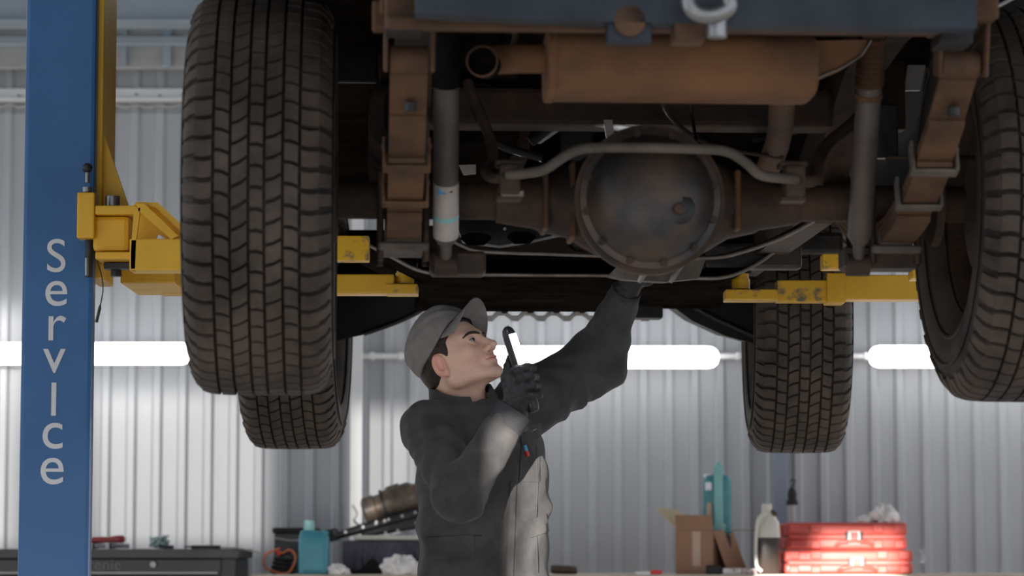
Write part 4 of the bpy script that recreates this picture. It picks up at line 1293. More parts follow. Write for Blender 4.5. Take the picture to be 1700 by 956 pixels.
def suit_sdf(p):
    z = p[:, 2]
    a = np.interp(z, tz, ta)
    b = np.interp(z, tz, tb)
    cx = np.interp(z, tz, tx)
    rel = np.stack([p[:, 0] - cx, p[:, 1] - MYF], 1)
    l = rel @ TS[:2]
    f = rel @ TF[:2]
    rr = np.sqrt((l / a) ** 2 + (f / b) ** 2)
    d = (rr - 1) * np.minimum(a, b) * 0.9
    d = smax(d, z - 1.425, 0.02)
    d = smax(d, 0.74 - z, 0.02)
    # blouson pulled in over a soft waist, buttoned front ridge
    d = d - 0.005 * np.exp(-(l / 0.02) ** 2) * (f > 0)
    d = d + 0.005 * fold(p, 1.3, 30, 13) + 0.0045 * (np.abs(np.sin(l * 26 + z * 9 + 1.5 * np.sin(z * 17 + l * 6))) - 0.6) * np.clip((1.36 - z) * 6, 0, 1)
    # shoulders
    d = smin(d, cap(p, neckb + np.array([0, 0, -0.03]), shR, 0.06, 0.066), 0.03)
    d = smin(d, cap(p, neckb + np.array([0, 0, -0.04]), shL, 0.062, 0.072), 0.035)
    # right arm, folded up
    t = along(p, shR, elR)
    u1 = cap(p, shR, elR, 0.068, 0.056) + 0.010 * (np.abs(np.sin(t * 9 + 1.6 * np.sin(p[:, 0] * 26 + p[:, 1] * 14))) - 0.6) * np.clip(t + 0.15, 0, 1) + 0.005 * fold(p, 2.2, 48, 21)
    t2 = along(p, elR, wrR)
    u2 = cap(p, elR, wrR, 0.057, 0.043) + 0.009 * (np.abs(np.sin(t2 * 10 + 1.8 * np.sin(p[:, 1] * 28 + p[:, 0] * 16))) - 0.6) * np.clip(1.1 - t2, 0, 1) + 0.003 * fold(p, 5.2, 52, 25)
    ar = smin(u1, u2, 0.02)
    ar = smax(ar, (t2 - 1.0) * 0.29, 0.004)
    d = smin(d, ar, 0.016)
    # left arm, raised
    t = along(p, shL, elL)
    u1 = cap(p, shL, elL, 0.082, 0.075) + 0.007 * (np.abs(np.sin(t * 6.5 + 1.8 * np.sin(p[:, 2] * 22 + p[:, 1] * 14))) - 0.6) * np.clip(1.2 - np.abs(t - 0.6), 0, 1) + 0.003 * fold(p, 7.2, 50, 21)
    t2 = along(p, elL, wrL)
    u2 = cap(p, elL, wrL, 0.073, 0.038) + 0.006 * (np.abs(np.sin(t2 * 8 + 0.8 + 1.6 * np.sin(p[:, 0] * 26 + p[:, 1] * 12))) - 0.6) * np.clip(1.2 - t2, 0, 1) + 0.003 * fold(p, 3.2, 55, 25)
    al = smin(u1, u2, 0.04)
    al = smax(al, (t2 - 1.0) * 0.25, 0.004)
    d = smin(d, al, 0.03)
    # legs
    for s in (-1, 1):
        hipx = np.array([tx[0], MYF, 0]) - TS * (s * 0.088)
        a0 = np.array([hipx[0], hipx[1], 0.84])
        k0 = np.array([hipx[0], hipx[1], 0.46]) - TS * (s * 0.03) + TF * 0.02
        f0 = np.array([hipx[0], hipx[1], 0.085]) - TS * (s * 0.045)
        lg = smin(cap(p, a0, k0, 0.098, 0.076), cap(p, k0, f0, 0.076, 0.070), 0.03) + 0.004 * fold(p, 2.0 + s, 36, 14)
        lg = smax(lg, 0.05 - z, 0.01)
        d = smin(d, lg, 0.03)
    # neck opening
    d = smax(d, -cap(p, neckb + np.array([0, 0, -0.02]), neck0, 0.062, 0.066), 0.006)
    return d
v_, f_ = surface_nets(suit_sdf, (-0.42, 6.56, 0.03), (0.36, 7.42, 1.77), 0.0075)
mesh_np('coverall', v_, f_, 'cloth', man)
suit = man.children[-1]

def on_suit(u, v, off=0.004):
    """nearest point of the coverall in the direction (u, v), lifted off the cloth"""
    d = np.array(ray(u, v))
    o = np.array(CAMP)
    t = 6.3
    for _ in range(70):
        e = float(suit_sdf((o + d * t)[None].astype(np.float32))[0])
        t += max(e, 0.0005) * 0.7
        if e < 0.0008:
            break
    return Vector(o + d * (t - off))
def patch(name, quad, m, nx=8, ny=6, off=0.004, th=0.003, parent=None):
    """piece of cloth lying on the coverall; quad = four photo corners"""
    top, bot = [], []
    for j in range(ny + 1):
        for i in range(nx + 1):
            s, t = i / nx, j / ny
            u = (quad[0][0] * (1 - s) + quad[1][0] * s) * (1 - t) + (quad[3][0] * (1 - s) + quad[2][0] * s) * t
            v = (quad[0][1] * (1 - s) + quad[1][1] * s) * (1 - t) + (quad[3][1] * (1 - s) + quad[2][1] * s) * t
            p = on_suit(u, v, 0)
            dr = (CAMP - p).normalized()
            top.append(p + dr * off)
            bot.append(p - dr * 0.012)
    n = nx + 1
    k = len(top)
    fs = []
    for j in range(ny):
        for i in range(nx):
            a = j * n + i
            fs.append((a, a + 1, a + n + 1, a + n))
    for i in range(nx):
        for a in (i, ny * n + i):
            fs.append((a, a + 1, k + a + 1, k + a))
    for j in range(ny):
        for a in (j * n, j * n + nx):
            fs.append((a, a + n, k + a + n, k + a))
    return MB().add(top + bot, fs).build(name, m, parent or suit, smooth=50, world=True)
def strip(name, px, r, m, off=0.002):
    pts = []
    for i in range(len(px) - 1):
        for k in range(6):
            t = k / 6
            pts.append(on_suit(px[i][0] * (1 - t) + px[i + 1][0] * t, px[i][1] * (1 - t) + px[i + 1][1] * t, off))
    pts.append(on_suit(*px[-1], off))
    return MB().tube(pts, r, 6).build(name, m, suit, smooth=60, world=True)
patch('pocket_flap', [(862, 712), (897, 700), (900, 722), (866, 735)], 'cloth')
patch('pocket', [(866, 735), (898, 724), (896, 800), (862, 800)], 'cloth', off=0.0025)
patch('pocket_flap', [(712, 892), (786, 888), (788, 925), (714, 930)], 'cloth')
patch('pocket_flap', [(874, 866), (908, 852), (912, 882), (880, 893)], 'cloth')
patch('front_placket', [(848, 800), (858, 800), (852, 956), (840, 956)], 'cloth', nx=3, ny=24, off=0.005)
strip('piping', [(878, 718), (888, 713), (897, 708)], 0.0009, 'piping')
strip('seam', [(706, 893), (750, 891), (800, 889)], 0.0012, 'clothseam')
strip('seam', [(890, 740), (893, 800), (890, 860), (893, 950)], 0.0012, 'clothseam')
# cuffs
for w, e, r in ((wrR, elR, 0.0445), (wrL, elL, 0.0385)):
    n_ = Vector(w - e).normalized()
    c = Vector(w)
    MB().tube([c - n_ * 0.045, c - n_ * 0.04, c - n_ * 0.002, c + n_ * 0.003, c + n_ * 0.002, c - n_ * 0.02], [r - 0.002, r + 0.0005, r + 0.001, r - 0.001, r - 0.005, r - 0.008], 24).build('cuff', 'clothseam', suit, smooth=50, world=True)
# collar: band standing round the neck, open at the front
ctop, cbot = Vector(P(761, 636, 7.0)), Vector(P(774, 686, 7.0))
axn = (ctop - cbot).normalized()
fr = Vector(TF)
fr = (fr - axn * fr.dot(axn)).normalized()
sd = axn.cross(fr)
secs = []
for i in range(37):
    a = R(18 + 324 * i / 36)
    dirv = fr * math.cos(a) + sd * math.sin(a)
    fwd = math.cos(a)
    hgt = 0.5 - 0.5 * fwd
    wob = 0.002 * math.sin(i * 1.7)
    top = ctop + dirv * (0.074 + 0.006 * max(fwd, 0) + wob) - axn * (0.020 * fwd + 0.022 * max(fwd, 0) + 0.004)
    bot = cbot + dirv * (0.088 + 0.008 * max(fwd, 0)) - axn * (0.028 * max(fwd, 0) + 0.012)
    mid = (top + bot) / 2 + dirv * 0.004
    secs.append([top, mid, bot, bot - dirv * 0.006, mid - dirv * 0.008, top - dirv * 0.006])
MB().loft(secs, True).build('collar', 'cloth', suit, smooth=50, world=True)
# boots
for s in (-1, 1):
    hipx = np.array([tx[0], MYF, 0]) - TS * (s * 0.133)
    b0 = Vector((hipx[0], hipx[1], 0))
    fw_ = Vector(TF)
    sd_ = Vector(TS)
    secs = []
    for x, w_, h_ in ((-0.09, 0.03, 0.06), (-0.075, 0.044, 0.10), (0.0, 0.046, 0.11), (0.07, 0.046, 0.085), (0.13, 0.05, 0.065), (0.18, 0.042, 0.055), (0.2, 0.02, 0.035)):
        ring = []
        for k in range(14):
            a = 2 * PI * k / 14
            ring.append(b0 + fw_ * x + sd_ * (w_ * math.cos(a)) + Vector((0, 0, max(0.003, h_ * 0.5 + h_ * 0.5 * math.sin(a) * 1.02))))
        secs.append(ring)
    MB().loft(secs, True).build('boot', 'rubber', man, smooth=50, world=True)

# ---- the torch in his right hand
tA, tB = Vector(P(880, 664, 6.70)), Vector(P(842, 546, 6.70))
tD = (tB - tA).normalized()
t2 = Vector((0.66, -0.75, 0))
t2 = (t2 - tD * t2.dot(tD)).normalized()                 # the lit side
t3 = tD.cross(t2)
torch = empty('torch', tA)
tag(torch, 'slim black inspection torch with a lit white panel in his gloved hand', 'torch')
secs = []
for s, k in ((-0.03, 0.5), (-0.026, 0.85), (-0.015, 1), (0.15, 1), (0.165, 0.95), (0.175, 0.8), (0.181, 0.5), (0.183, 0.2)):
    ring = []
    for j in range(20):
        a = 2 * PI * j / 20
        ca, sa = math.cos(a), math.sin(a)
        ring.append(tA + tD * s + t2 * (0.0125 * k * math.copysign(abs(ca) ** 0.6, ca)) + t3 * (0.016 * k * math.copysign(abs(sa) ** 0.6, sa)))
    secs.append(ring)
MB().loft(secs, True).build('housing', 'torch', torch, smooth=45, world=True)
led = MB()
mid = tA + tD * 0.122 + t2 * 0.0125
led.box((0, 0, 0), (0.08, 0.022, 0.004), bev=0.0015)
led.v = [tuple(mid + tD * p[0] + t3 * p[1] + t2 * p[2]) for p in led.v]
led.build('led_panel', 'led', torch, world=True)
led = MB()
mid = tA + tD * 0.182
MB().cyl(mid, mid + tD * 0.002, 0.006, n=14).build('front_lens', 'steel', torch, world=True)
sp_d = bpy.data.lights.new('torch_beam', 'SPOT')
sp_d.energy = 85
sp_d.color = (0.88, 0.93, 1.0)
sp_d.spot_size = R(40)
sp_d.spot_blend = 0.7
sp_d.shadow_soft_size = 0.008
spo = bpy.data.objects.new('torch_beam', sp_d)
COL.objects.link(spo)
spo.location = tB + tD * 0.03
aim = (Vector(P(862, 378, 6.42)) - spo.location).normalized()
spo.rotation_euler = aim.to_track_quat('-Z', 'Y').to_euler()
spo.parent = torch
spo.matrix_parent_inverse = Matrix.Translation(-torch.location)

# ---- gloves
def hand_mesh(name, fn, c, r, h=0.0024):
    v_, f_ = surface_nets(fn, np.array(c) - r, np.array(c) + r, h)
    return mesh_np(name, v_, f_, 'glove', man)
gc = tA + tD * 0.036
rad = 0.0215
pl = (-t2 * 0.55 - t3 * 0.83)
pl = -Vector((1, 0, 0)) * 0.9 - Vector((0, 1, 0)) * 0.25
pl = (pl - tD * pl.dot(tD)).normalized()               # side of the palm
pf = tD.cross(pl)
if pf.y > 0:
    pf = -pf                                           # fingers pass in front of the torch
def gp(ang, r, s):
    a = R(ang)
    return np.array(gc + pl * (r * math.cos(a)) + pf * (r * math.sin(a)) + tD * s)
wv = Vector(wrR)
def gloveR(p):
    d = cap(p, wv - (wv - gc) * 0.0, gp(20, 0.034, -0.02), 0.036, 0.026)
    pm = cap(p, gp(15, 0.036, -0.028), gp(5, 0.036, 0.03), 0.020, 0.018)
    pm = smin(pm, cap(p, gp(-30, 0.034, -0.028), gp(-25, 0.034, 0.022), 0.018, 0.016), 0.015)
    d = smin(d, pm, 0.02)
    for k, (s, ln, r) in enumerate(((0.036, 1.0, 0.0105), (0.0135, 1.08, 0.0108), (-0.009, 1.0, 0.0105), (-0.031, 0.85, 0.0095))):
        pts = [gp(10, 0.034, s), gp(58 * ln, 0.035, s + 0.003), gp(105 * ln, 0.030, s + 0.002), gp(155 * ln, 0.028, s), gp(205 * ln, 0.026, s - 0.002)]
        d = smin(d, chain(p, pts, [r * 1.15, r * 1.08, r, r * 0.95, r * 0.8], 0.003), 0.005)
    th = [gp(-25, 0.034, 0.012), gp(-45, 0.036, 0.036), gp(-62, 0.032, 0.058), gp(-78, 0.027, 0.076)]
    d = smin(d, chain(p, th, [0.016, 0.0145, 0.0125, 0.009], 0.004), 0.008)
    d = smax(d, -(cap(p, np.array(tA - tD * 0.05), np.array(tB), 0.013, 0.013)), 0.002)
    return d + 0.0012 * fold(p, 2.0, 190, 90)
hand_mesh('glove', gloveR, np.array(gc) + np.array([-0.01, 0.0, -0.005]), 0.115)
# left hand closes over the front end of the guard
wl = np.array(wrL)
pc = np.array(P(1058, 455, 7.045))
ed = np.array(P(1066, 444, 7.02))
def gloveL(p):
    d = cap(p, wl - (wl - pc) * 0.0, pc, 0.033, 0.026)
    lat = np.array([0.86, 0.5, 0.0])
    up = np.array([0.05, -0.05, 1.0])
    bk_ = np.array([0.2, -0.9, 0.1])
    d = smin(d, cap(p, pc - lat * 0.026, pc + lat * 0.028, 0.021, 0.020), 0.02)
    for k, (s, ln) in enumerate(((-0.034, 0.92), (-0.0115, 1.05), (0.0115, 1.0), (0.034, 0.82))):
        b = pc + lat * s + up * 0.010
        pts = [b, b + up * 0.034 * ln + lat * s * 0.12, b + (up * 0.052 + bk_ * 0.02) * ln + lat * s * 0.12, b + (up * 0.05 + bk_ * 0.045) * ln + lat * s * 0.1]
        d = smin(d, chain(p, pts, [0.0118, 0.0108, 0.010, 0.0085], 0.003), 0.005)
    th = [pc + lat * 0.03 - up * 0.012, pc + lat * 0.052 - up * 0.002 + bk_ * 0.012, pc + lat * 0.062 + up * 0.016 + bk_ * 0.028, pc + lat * 0.06 + up * 0.03 + bk_ * 0.042]
    d = smin(d, chain(p, th, [0.017, 0.0145, 0.0125, 0.0095], 0.004), 0.008)
    return d + 0.0012 * fold(p, 3.0, 190, 90)
hand_mesh('glove', gloveL, pc + np.array([0, 0, -0.005]), 0.125)
# pen clipped in the chest pocket
pa, pb = on_suit(871, 739, 0.008), on_suit(877, 757, 0.008)
pen = empty('pen', pb)
tag(pen, 'short red and white pen clipped to his chest pocket', 'pen')
MB().tube([pa, pa + (pb - pa) * 0.5], 0.0045, 10).build('cap', 'stickerblue', pen, smooth=40, world=True)
MB().tube([pa + (pb - pa) * 0.45, pb], 0.0042, 10).build('barrel', 'redtag', pen, smooth=40, world=True)
# ---------------------------------------------------------------- workbench along the wall
BZ = 0.972
bx0, bx1 = P(428, 950, 11.4).x, 3.2
bench = empty('workbench', ((bx0 + bx1) / 2, 11.4, 0))
tag(bench, 'long workbench against the corrugated wall under the cases and carton', 'workbench')
for i in range(3):
    y = 11.08 + 0.26 * i
    MB().box(((bx0 + bx1) / 2, y + 0.128, BZ - 0.02), (bx1 - bx0, 0.254, 0.04), bev=0.003).build('plank', 'wood', bench, world=True)
for x in (bx0 + 0.1, (bx0 + bx1) / 2, bx1 - 0.1):
    for y in (11.15, 11.75):
        MB().box((x, y, (BZ - 0.04) / 2), (0.07, 0.07, BZ - 0.04), bev=0.003).build('leg', 'post', bench, world=True)
MB().box(((bx0 + bx1) / 2, 11.12, BZ - 0.1), (bx1 - bx0 - 0.1, 0.03, 0.12), bev=0.003).build('apron', 'post', bench, world=True)

def at(u, Y):
    """spot on the bench top below photo column u"""
    return Vector((P(u, 940, Y).x, Y, BZ))
def size(px, Y):
    return px * Y / FPX

# ---------------------------------------------------------------- red cases
def red_case(u0, u1, z, Y, hgt, label):
    a, b = P(u0, 940, Y).x, P(u1, 940, Y).x
    w, cx, d = b - a, (a + b) / 2, 0.30
    root = empty('tool_case', (cx, Y + d / 2, z))
    tag(root, label, 'tool case', 'stacked red cases on the workbench')
    h1, h2 = hgt * 0.47, hgt * 0.53
    lo_ = MB().box((0, 0, h1 / 2), (w, d, h1 - 0.002), bev=0.014, seg=3).build('shell_lower', 'red', root, smooth=40)
    up_ = MB().box((0, 0, h1 + h2 / 2), (w, d, h2 - 0.002), bev=0.014, seg=3).build('shell_upper', 'red', root, smooth=40)
    MB().box((0, -d / 2 - 0.002, h1), (w * 0.96, 0.012, 0.02), bev=0.004).build('rim', 'red', root)
    n = 6
    for i in range(n):
        x = -w * 0.43 + w * 0.86 * i / (n - 1)
        if abs(x) < 0.05:
            continue
        MB().box((x, -d / 2 - 0.003, h1 * 0.42), (w * 0.075, 0.014, h1 * 0.62), bev=0.003).build('rib', 'red', lo_)
        MB().box((x, -d / 2 - 0.003, h1 + h2 * 0.6), (w * 0.085, 0.014, h2 * 0.6), bev=0.003).build('rib', 'red', up_)
    for s in (-1, 1):
        MB().box((s * (w / 2 + 0.001), 0, h1 + h2 * 0.5), (0.012, 0.08, h2 * 0.6), bev=0.003).build('rib', 'red', up_)
    x = w * 0.06
    lt = MB().box((x, -d / 2 - 0.009, h1 * 0.95), (0.05, 0.012, hgt * 0.5), bev=0.003).build('latch', 'latch', root)
    MB().box((x, -d / 2 - 0.017, h1 * 0.98), (0.026, 0.01, hgt * 0.34), bev=0.003).build('latch_tongue', 'red', lt)
    for s in (-1, 1):
        MB().box((x + s * 0.03, -d / 2 - 0.004, h1 * 0.95), (0.012, 0.012, hgt * 0.4), bev=0.002).build('latch_recess', 'blacksteel', lt)
    MB().tube(spline([(x - 0.075, -d / 2 - 0.004, 0.012), (x - 0.06, -d / 2 - 0.014, h1 * 0.5), (x - 0.03, -d / 2 - 0.018, h1 * 0.62), (x + 0.03, -d / 2 - 0.018, h1 * 0.62), (x + 0.06, -d / 2 - 0.014, h1 * 0.5), (x + 0.075, -d / 2 - 0.004, 0.012)], 4), 0.007, 8).build('handle', 'red', root, smooth=50)
    return root
ch = size(42, 11.2)
red_case(1303, 1516, BZ, 11.2, size(40, 11.2), 'lower of two stacked red plastic tool cases on the bench')
red_case(1305, 1507, BZ + size(40, 11.2) + 0.001, 11.21, size(45, 11.2), 'upper of two stacked red plastic tool cases, rag on its lid')
def rag(name, c, r, label, seed, m='rag', cat='rag', n=40):
    rnd = random.Random(seed)
    ph = [rnd.uniform(0, 6) for _ in range(8)]
    mb = MB()
    secs = []
    for i in range(n // 2 + 1):
        t = PI * min(max(i / (n // 2), 0.01), 0.99)
        ring = []
        for k in range(n):
            a = 2 * PI * k / n
            w_ = 1 + 0.16 * math.sin(3 * a + ph[0] + 2 * t) + 0.12 * math.sin(5 * a - ph[1] + 4 * t) + 0.09 * math.sin(9 * a + ph[2] - 7 * t) + 0.06 * math.sin(14 * a + ph[3] + 9 * t)
            z = r[2] * math.cos(t) * w_
            ring.append(Vector((r[0] * math.sin(t) * math.cos(a) * w_, r[1] * math.sin(t) * math.sin(a) * w_, max(z, -r[2] * 0.25))))
        secs.append(ring)
    mb.loft(secs, True)
    o = mb.build(name, m, None, smooth=60)
    o.location = Vector(c) + Vector((0, 0, r[2] * 0.25))
    tag(o, label, cat)
    return o
ctop_z = BZ + size(85, 11.2) + 0.001
rag('rag', (P(1467, 860, 11.33).x, 11.33, ctop_z), (0.058, 0.06, 0.05), 'larger crumpled white rag on the upper red case', 3)
rag('rag', (P(1433, 860, 11.33).x, 11.31, ctop_z), (0.026, 0.03, 0.02), 'small scrap of white rag on the upper red case', 8)

# ---------------------------------------------------------------- cardboard carton with open flaps
cbY = 11.25
ca, cb2 = P(1122, 930, cbY), P(1186, 930, cbY)
cwid, cdep, chh = cb2.x - ca.x, 0.26, P(1150, 880, cbY).z - BZ
carton = empty('cardboard_carton', ((ca.x + cb2.x) / 2 + 0.047, cbY + cdep / 2, BZ))
tag(carton, 'open brown cardboard carton with spread flaps on the workbench', 'carton')
T = 0.004
MB().box((0, -cdep / 2, chh / 2), (cwid, T, chh)).build('side', 'carton', carton)
MB().box((0, cdep / 2, chh / 2), (cwid, T, chh)).build('side', 'carton', carton)
MB().box((-cwid / 2, 0, chh / 2), (T, cdep, chh)).build('side', 'carton', carton)
MB().box((cwid / 2, 0, chh / 2), (T, cdep, chh)).build('side', 'carton', carton)
MB().box((0, 0, T / 2), (cwid, cdep, T)).build('bottom', 'carton', carton)
carton.rotation_euler = (0, 0, R(-22))
def flap(p0, p1, out, th=0.004, m='carton'):
    p0, p1, out = Vector(p0), Vector(p1), Vector(out)
    nn = (p1 - p0).cross(out).normalized() * th
    MB().prism([p0, p1, p1 + out * 0.97, p0 + out], nn).build('flap', m, carton)
flap((-cwid / 2, -cdep / 2, chh), (cwid / 2, -cdep / 2, chh), (-0.008, 0.015, 0.06))
flap((-cwid / 2, -cdep / 2, chh), (-cwid / 2, cdep / 2, chh), (-0.085, 0.0, 0.088), m='cartonin')
flap((cwid / 2, -cdep / 2 + 0.01, chh), (cwid / 2, cdep / 2, chh), (0.06, 0.0, -0.16))
flap((-cwid / 2, cdep / 2, chh), (cwid / 2, cdep / 2, chh), (0.12, 0.05, 0.0))
MB().box((0.01, -cdep / 2 - 0.0035, chh * 0.58), (0.035, 0.002, chh * 0.8)).build('tape', 'tape', carton)
# dark block inside the carton, and the teal canister standing on it
q = at(1192, 11.42)
blk = MB().box((q.x - 0.005, 11.42, BZ + 0.004 + 0.075), (0.11, 0.12, 0.15), bev=0.004).build('dark_block', 'oil', None)
blk.location = (0, 0, 0)
tag(blk, 'dark block inside the open carton under the teal canister', 'block')
cz = BZ + 0.155
canis = empty('canister', (P(1192, 880, 11.42).x - 0.003, 11.42, cz))
tag(canis, 'teal plastic canister standing in the open carton', 'canister')
ht = P(1192, 790, 11.42).z - cz
def rrect(w, d, z, e=0.35, n=28, cx=0, cy=0):
    return [Vector((cx + w / 2 * math.copysign(abs(math.cos(2 * PI * k / n)) ** e, math.cos(2 * PI * k / n)), cy + d / 2 * math.copysign(abs(math.sin(2 * PI * k / n)) ** e, math.sin(2 * PI * k / n)), z)) for k in range(n)]
cw_ = size(46, 11.42)
MB().loft([rrect(cw_ * 0.85, 0.08, 0), rrect(cw_, 0.1, 0.012), rrect(cw_, 0.1, ht * 0.45), rrect(cw_ * 0.96, 0.096, ht * 0.5), rrect(cw_, 0.1, ht * 0.55), rrect(cw_, 0.1, ht * 0.9), rrect(cw_ * 0.85, 0.085, ht), rrect(cw_ * 0.4, 0.05, ht + 0.006)]).build('tank', 'teal', canis, smooth=40)
MB().box((0.002, -0.052, ht * 0.6), (0.036, 0.014, ht * 1.12), bev=0.006, seg=2).build('strap', 'tealpale', canis)
MB().box((0.004, -0.052, 0.03), (0.05, 0.01, 0.04), (0, R(20), 0), bev=0.004).build('moulded_foot', 'tealpale', canis)
MB().tube(spline([(0.002, -0.045, ht * 1.1), (0.002, -0.02, ht * 1.2), (0.002, 0.03, ht * 1.12), (0.002, 0.04, ht * 0.98)], 4), 0.013, 12).build('handle', 'tealpale', canis, smooth=50)
MB().cyl((-0.04, -0.02, ht * 0.97), (-0.04, -0.02, ht * 1.03), 0.016, n=16).build('cap', 'white', canis, smooth=40)
MB().box((-0.038, -0.052, ht * 0.82), (0.026, 0.006, 0.034), bev=0.003).build('label_patch', 'white', canis)
MB().box((-0.036, -0.052, ht * 0.42), (0.02, 0.006, 0.06), bev=0.003).build('window', 'tape', canis)

# ---------------------------------------------------------------- jug with dark oil
jq = at(1275, 11.13)
jug = empty('oil_jug', jq)
tag(jug, 'cream jug half full of dark oil beside the red cases', 'jug')
jh = P(1275, 836, 11.13).z - BZ
jw = size(40, 11.13)
MB().loft([rrect(jw * 0.92, 0.1, 0, 0.5), rrect(jw, 0.11, 0.008, 0.5), rrect(jw, 0.11, jh * 0.52, 0.5)]).build('oil_level', 'oil', jug, smooth=40)
MB().loft([rrect(jw, 0.11, jh * 0.52, 0.5), rrect(jw * 0.98, 0.108, jh * 0.62, 0.55), rrect(jw * 0.8, 0.09, jh * 0.74, 0.7, cx=0.006), rrect(jw * 0.5, 0.06, jh * 0.85, 0.9, cx=0.0), rrect(jw * 0.42, 0.045, jh * 0.92, 1.0, cx=-0.004), rrect(jw * 0.42, 0.045, jh * 0.99, 1.0, cx=-0.002), rrect(jw * 0.3, 0.03, jh, 1.0)]).build('shoulder', 'cream', jug, smooth=40)
MB().tube(spline([(-0.008, -0.045, jh * 0.86), (-0.04, -0.05, jh * 0.78), (-0.05, -0.05, jh * 0.5), (-0.05, -0.05, jh * 0.15), (-0.03, -0.05, 0.012)], 4), 0.007, 8).build('handle', 'cream', jug, smooth=50)
MB().tube([(0.016, -0.02, jh * 0.9), (0.03, -0.03, jh * 0.84)], 0.008, 8).build('spout_cap', 'brownpipe', jug, smooth=40)

# ---------------------------------------------------------------- hand lamp leaning by the post
hq = at(1316, 11.72)
hl = empty('hand_lamp', hq)
tag(hl, 'slim hand lamp with black head and wire hook behind the red cases', 'lamp')
def lz(v):
    return P(1316, v, 11.72).z - BZ
MB().tube([(0, 0, 0), (0, 0, lz(836))], 0.0145, 14).build('tube', 'latch', hl, smooth=40)
MB().lathe([(0.024, lz(838)), (0.025, lz(834)), (0.018, lz(828)), (0.02, lz(820)), (0.014, lz(812)), (0.006, lz(809))], (0, 0, 0), (0, 0, 1), 18).build('head', 'plastic', hl, smooth=35)
MB().tube(spline([(0, 0, lz(811)), (0.0, 0, lz(806)), (0.012, 0, lz(801)), (0.012, 0, lz(797)), (0.002, 0, lz(796)), (-0.008, 0, lz(799))], 5), 0.0028, 8).build('hook', 'blacksteel', hl, smooth=60)

# small boxes at the bench front
def small(name, u0, u1, v0, Y, d, m, label, cat):
    a, b = P(u0, 945, Y).x, P(u1, 945, Y).x
    h = P(u0, v0, Y).z - BZ
    o = MB().box((0, 0, h / 2), (b - a, d, h), bev=min(0.004, h * 0.2)).build(name, m, None)
    o.location = ((a + b) / 2, Y, BZ)
    return tag(o, label, cat)
small('black_box', 1172, 1197, 938, 11.14, 0.06, 'plastic', 'small black box in front of the open carton', 'box')
pk = small('packet', 1199, 1258, 943, 11.13, 0.05, 'paper', 'flat white and red printed packet before the carton', 'packet')
small('red_block', 1080, 1099, 946, 11.12, 0.04, 'redtag', 'small bright red plastic block left of the carton', 'block')
small('paper_pad', 1055, 1079, 949, 11.12, 0.06, 'white', 'thin white paper pad beside the small red block', 'paper')
o = MB().tube([(0, 0, 0), (0.012, 0, 0), (0.09, 0, -0.004), (0.10, 0, -0.004), (0.105, 0, -0.004)], [0.014, 0.018, 0.018, 0.016, 0.012], 16).build('pipe_piece', 'brownpipe', None, smooth=40)
o.location = at(914, 11.2) + Vector((0, 0, 0.02))
tag(o, 'short brown pipe piece on the bench right of the man', 'pipe')

# ---------------------------------------------------------------- tool chest with tools on its lid (left)
cx0, cx1 = P(-40, 930, 11.0).x, P(396, 930, 11.0).x
ctz = P(300, 911, 11.0).z
chest = empty('tool_chest', ((cx0 + cx1) / 2, 11.3, 0))
tag(chest, 'dark grey metal tool chest beside the blue lift column', 'tool chest')
mb = MB().box(((cx0 + cx1) / 2, 11.3, (ctz - 0.035) / 2), (cx1 - cx0 - 0.03, 0.56, ctz - 0.037), bev=0.004)
mb.build('body', 'cabinet', chest, world=True)
MB().box(((cx0 + cx1) / 2, 11.3, ctz - 0.018), (cx1 - cx0, 0.6, 0.036), bev=0.006, seg=2).build('lid', 'cabinettop', chest, world=True)
dz = P(300, 928, 11.0).z
for k, (z, h) in enumerate(((P(300, 940, 11.0).z, 0.056), (P(300, 975, 11.0).z, 0.09), (0.75, 0.2), (0.5, 0.22), (0.25, 0.22))):
    d = MB().box(((cx0 + cx1) / 2 - 0.02, 11.01, z), (cx1 - cx0 - 0.1, 0.02, h), bev=0.004).build('drawer', 'cabinet', chest, world=True)
    MB().box(((cx0 + cx1) / 2 - 0.02, 10.999, z - h / 2 + 0.003), (cx1 - cx0 - 0.12, 0.012, 0.006), bev=0.001).build('pull_strip', 'latch', d, world=True)
    if k == 0:
        lq = P(254, 937, 10.99)
        MB().cyl(lq + Vector((0, 0.012, 0)), lq - Vector((0, 0.006, 0)), 0.0115, n=20).build('lock', 'steel', d, smooth=40, world=True)
        cu = bpy.data.curves.new('brand', 'FONT')
        cu.body = 'renie'
        cu.size = size(26, 11.0)
        cu.extrude = 0.0012
        tmp = bpy.data.objects.new('tmp', cu)
        COL.objects.link(tmp)
        me = bpy.data.meshes.new_from_object(tmp.evaluated_get(bpy.context.evaluated_depsgraph_get()))
        bpy.data.objects.remove(tmp)
        me.materials.clear()
        me.materials.append(M['relief'])
        xs = [w.co.x for w in me.vertices]
        k_ = size(54, 11.0) / (max(xs) - min(xs))
        bq = P(145, 946, 10.998)
        for w in me.vertices:
            w.co = Vector((bq.x + w.co.x * k_, 10.9975 - w.co.z, bq.z + w.co.y * k_))
        link('raised_lettering', me, d, True)
def onchest(u, Y):
    return Vector((P(u, 905, Y).x, Y, ctz))
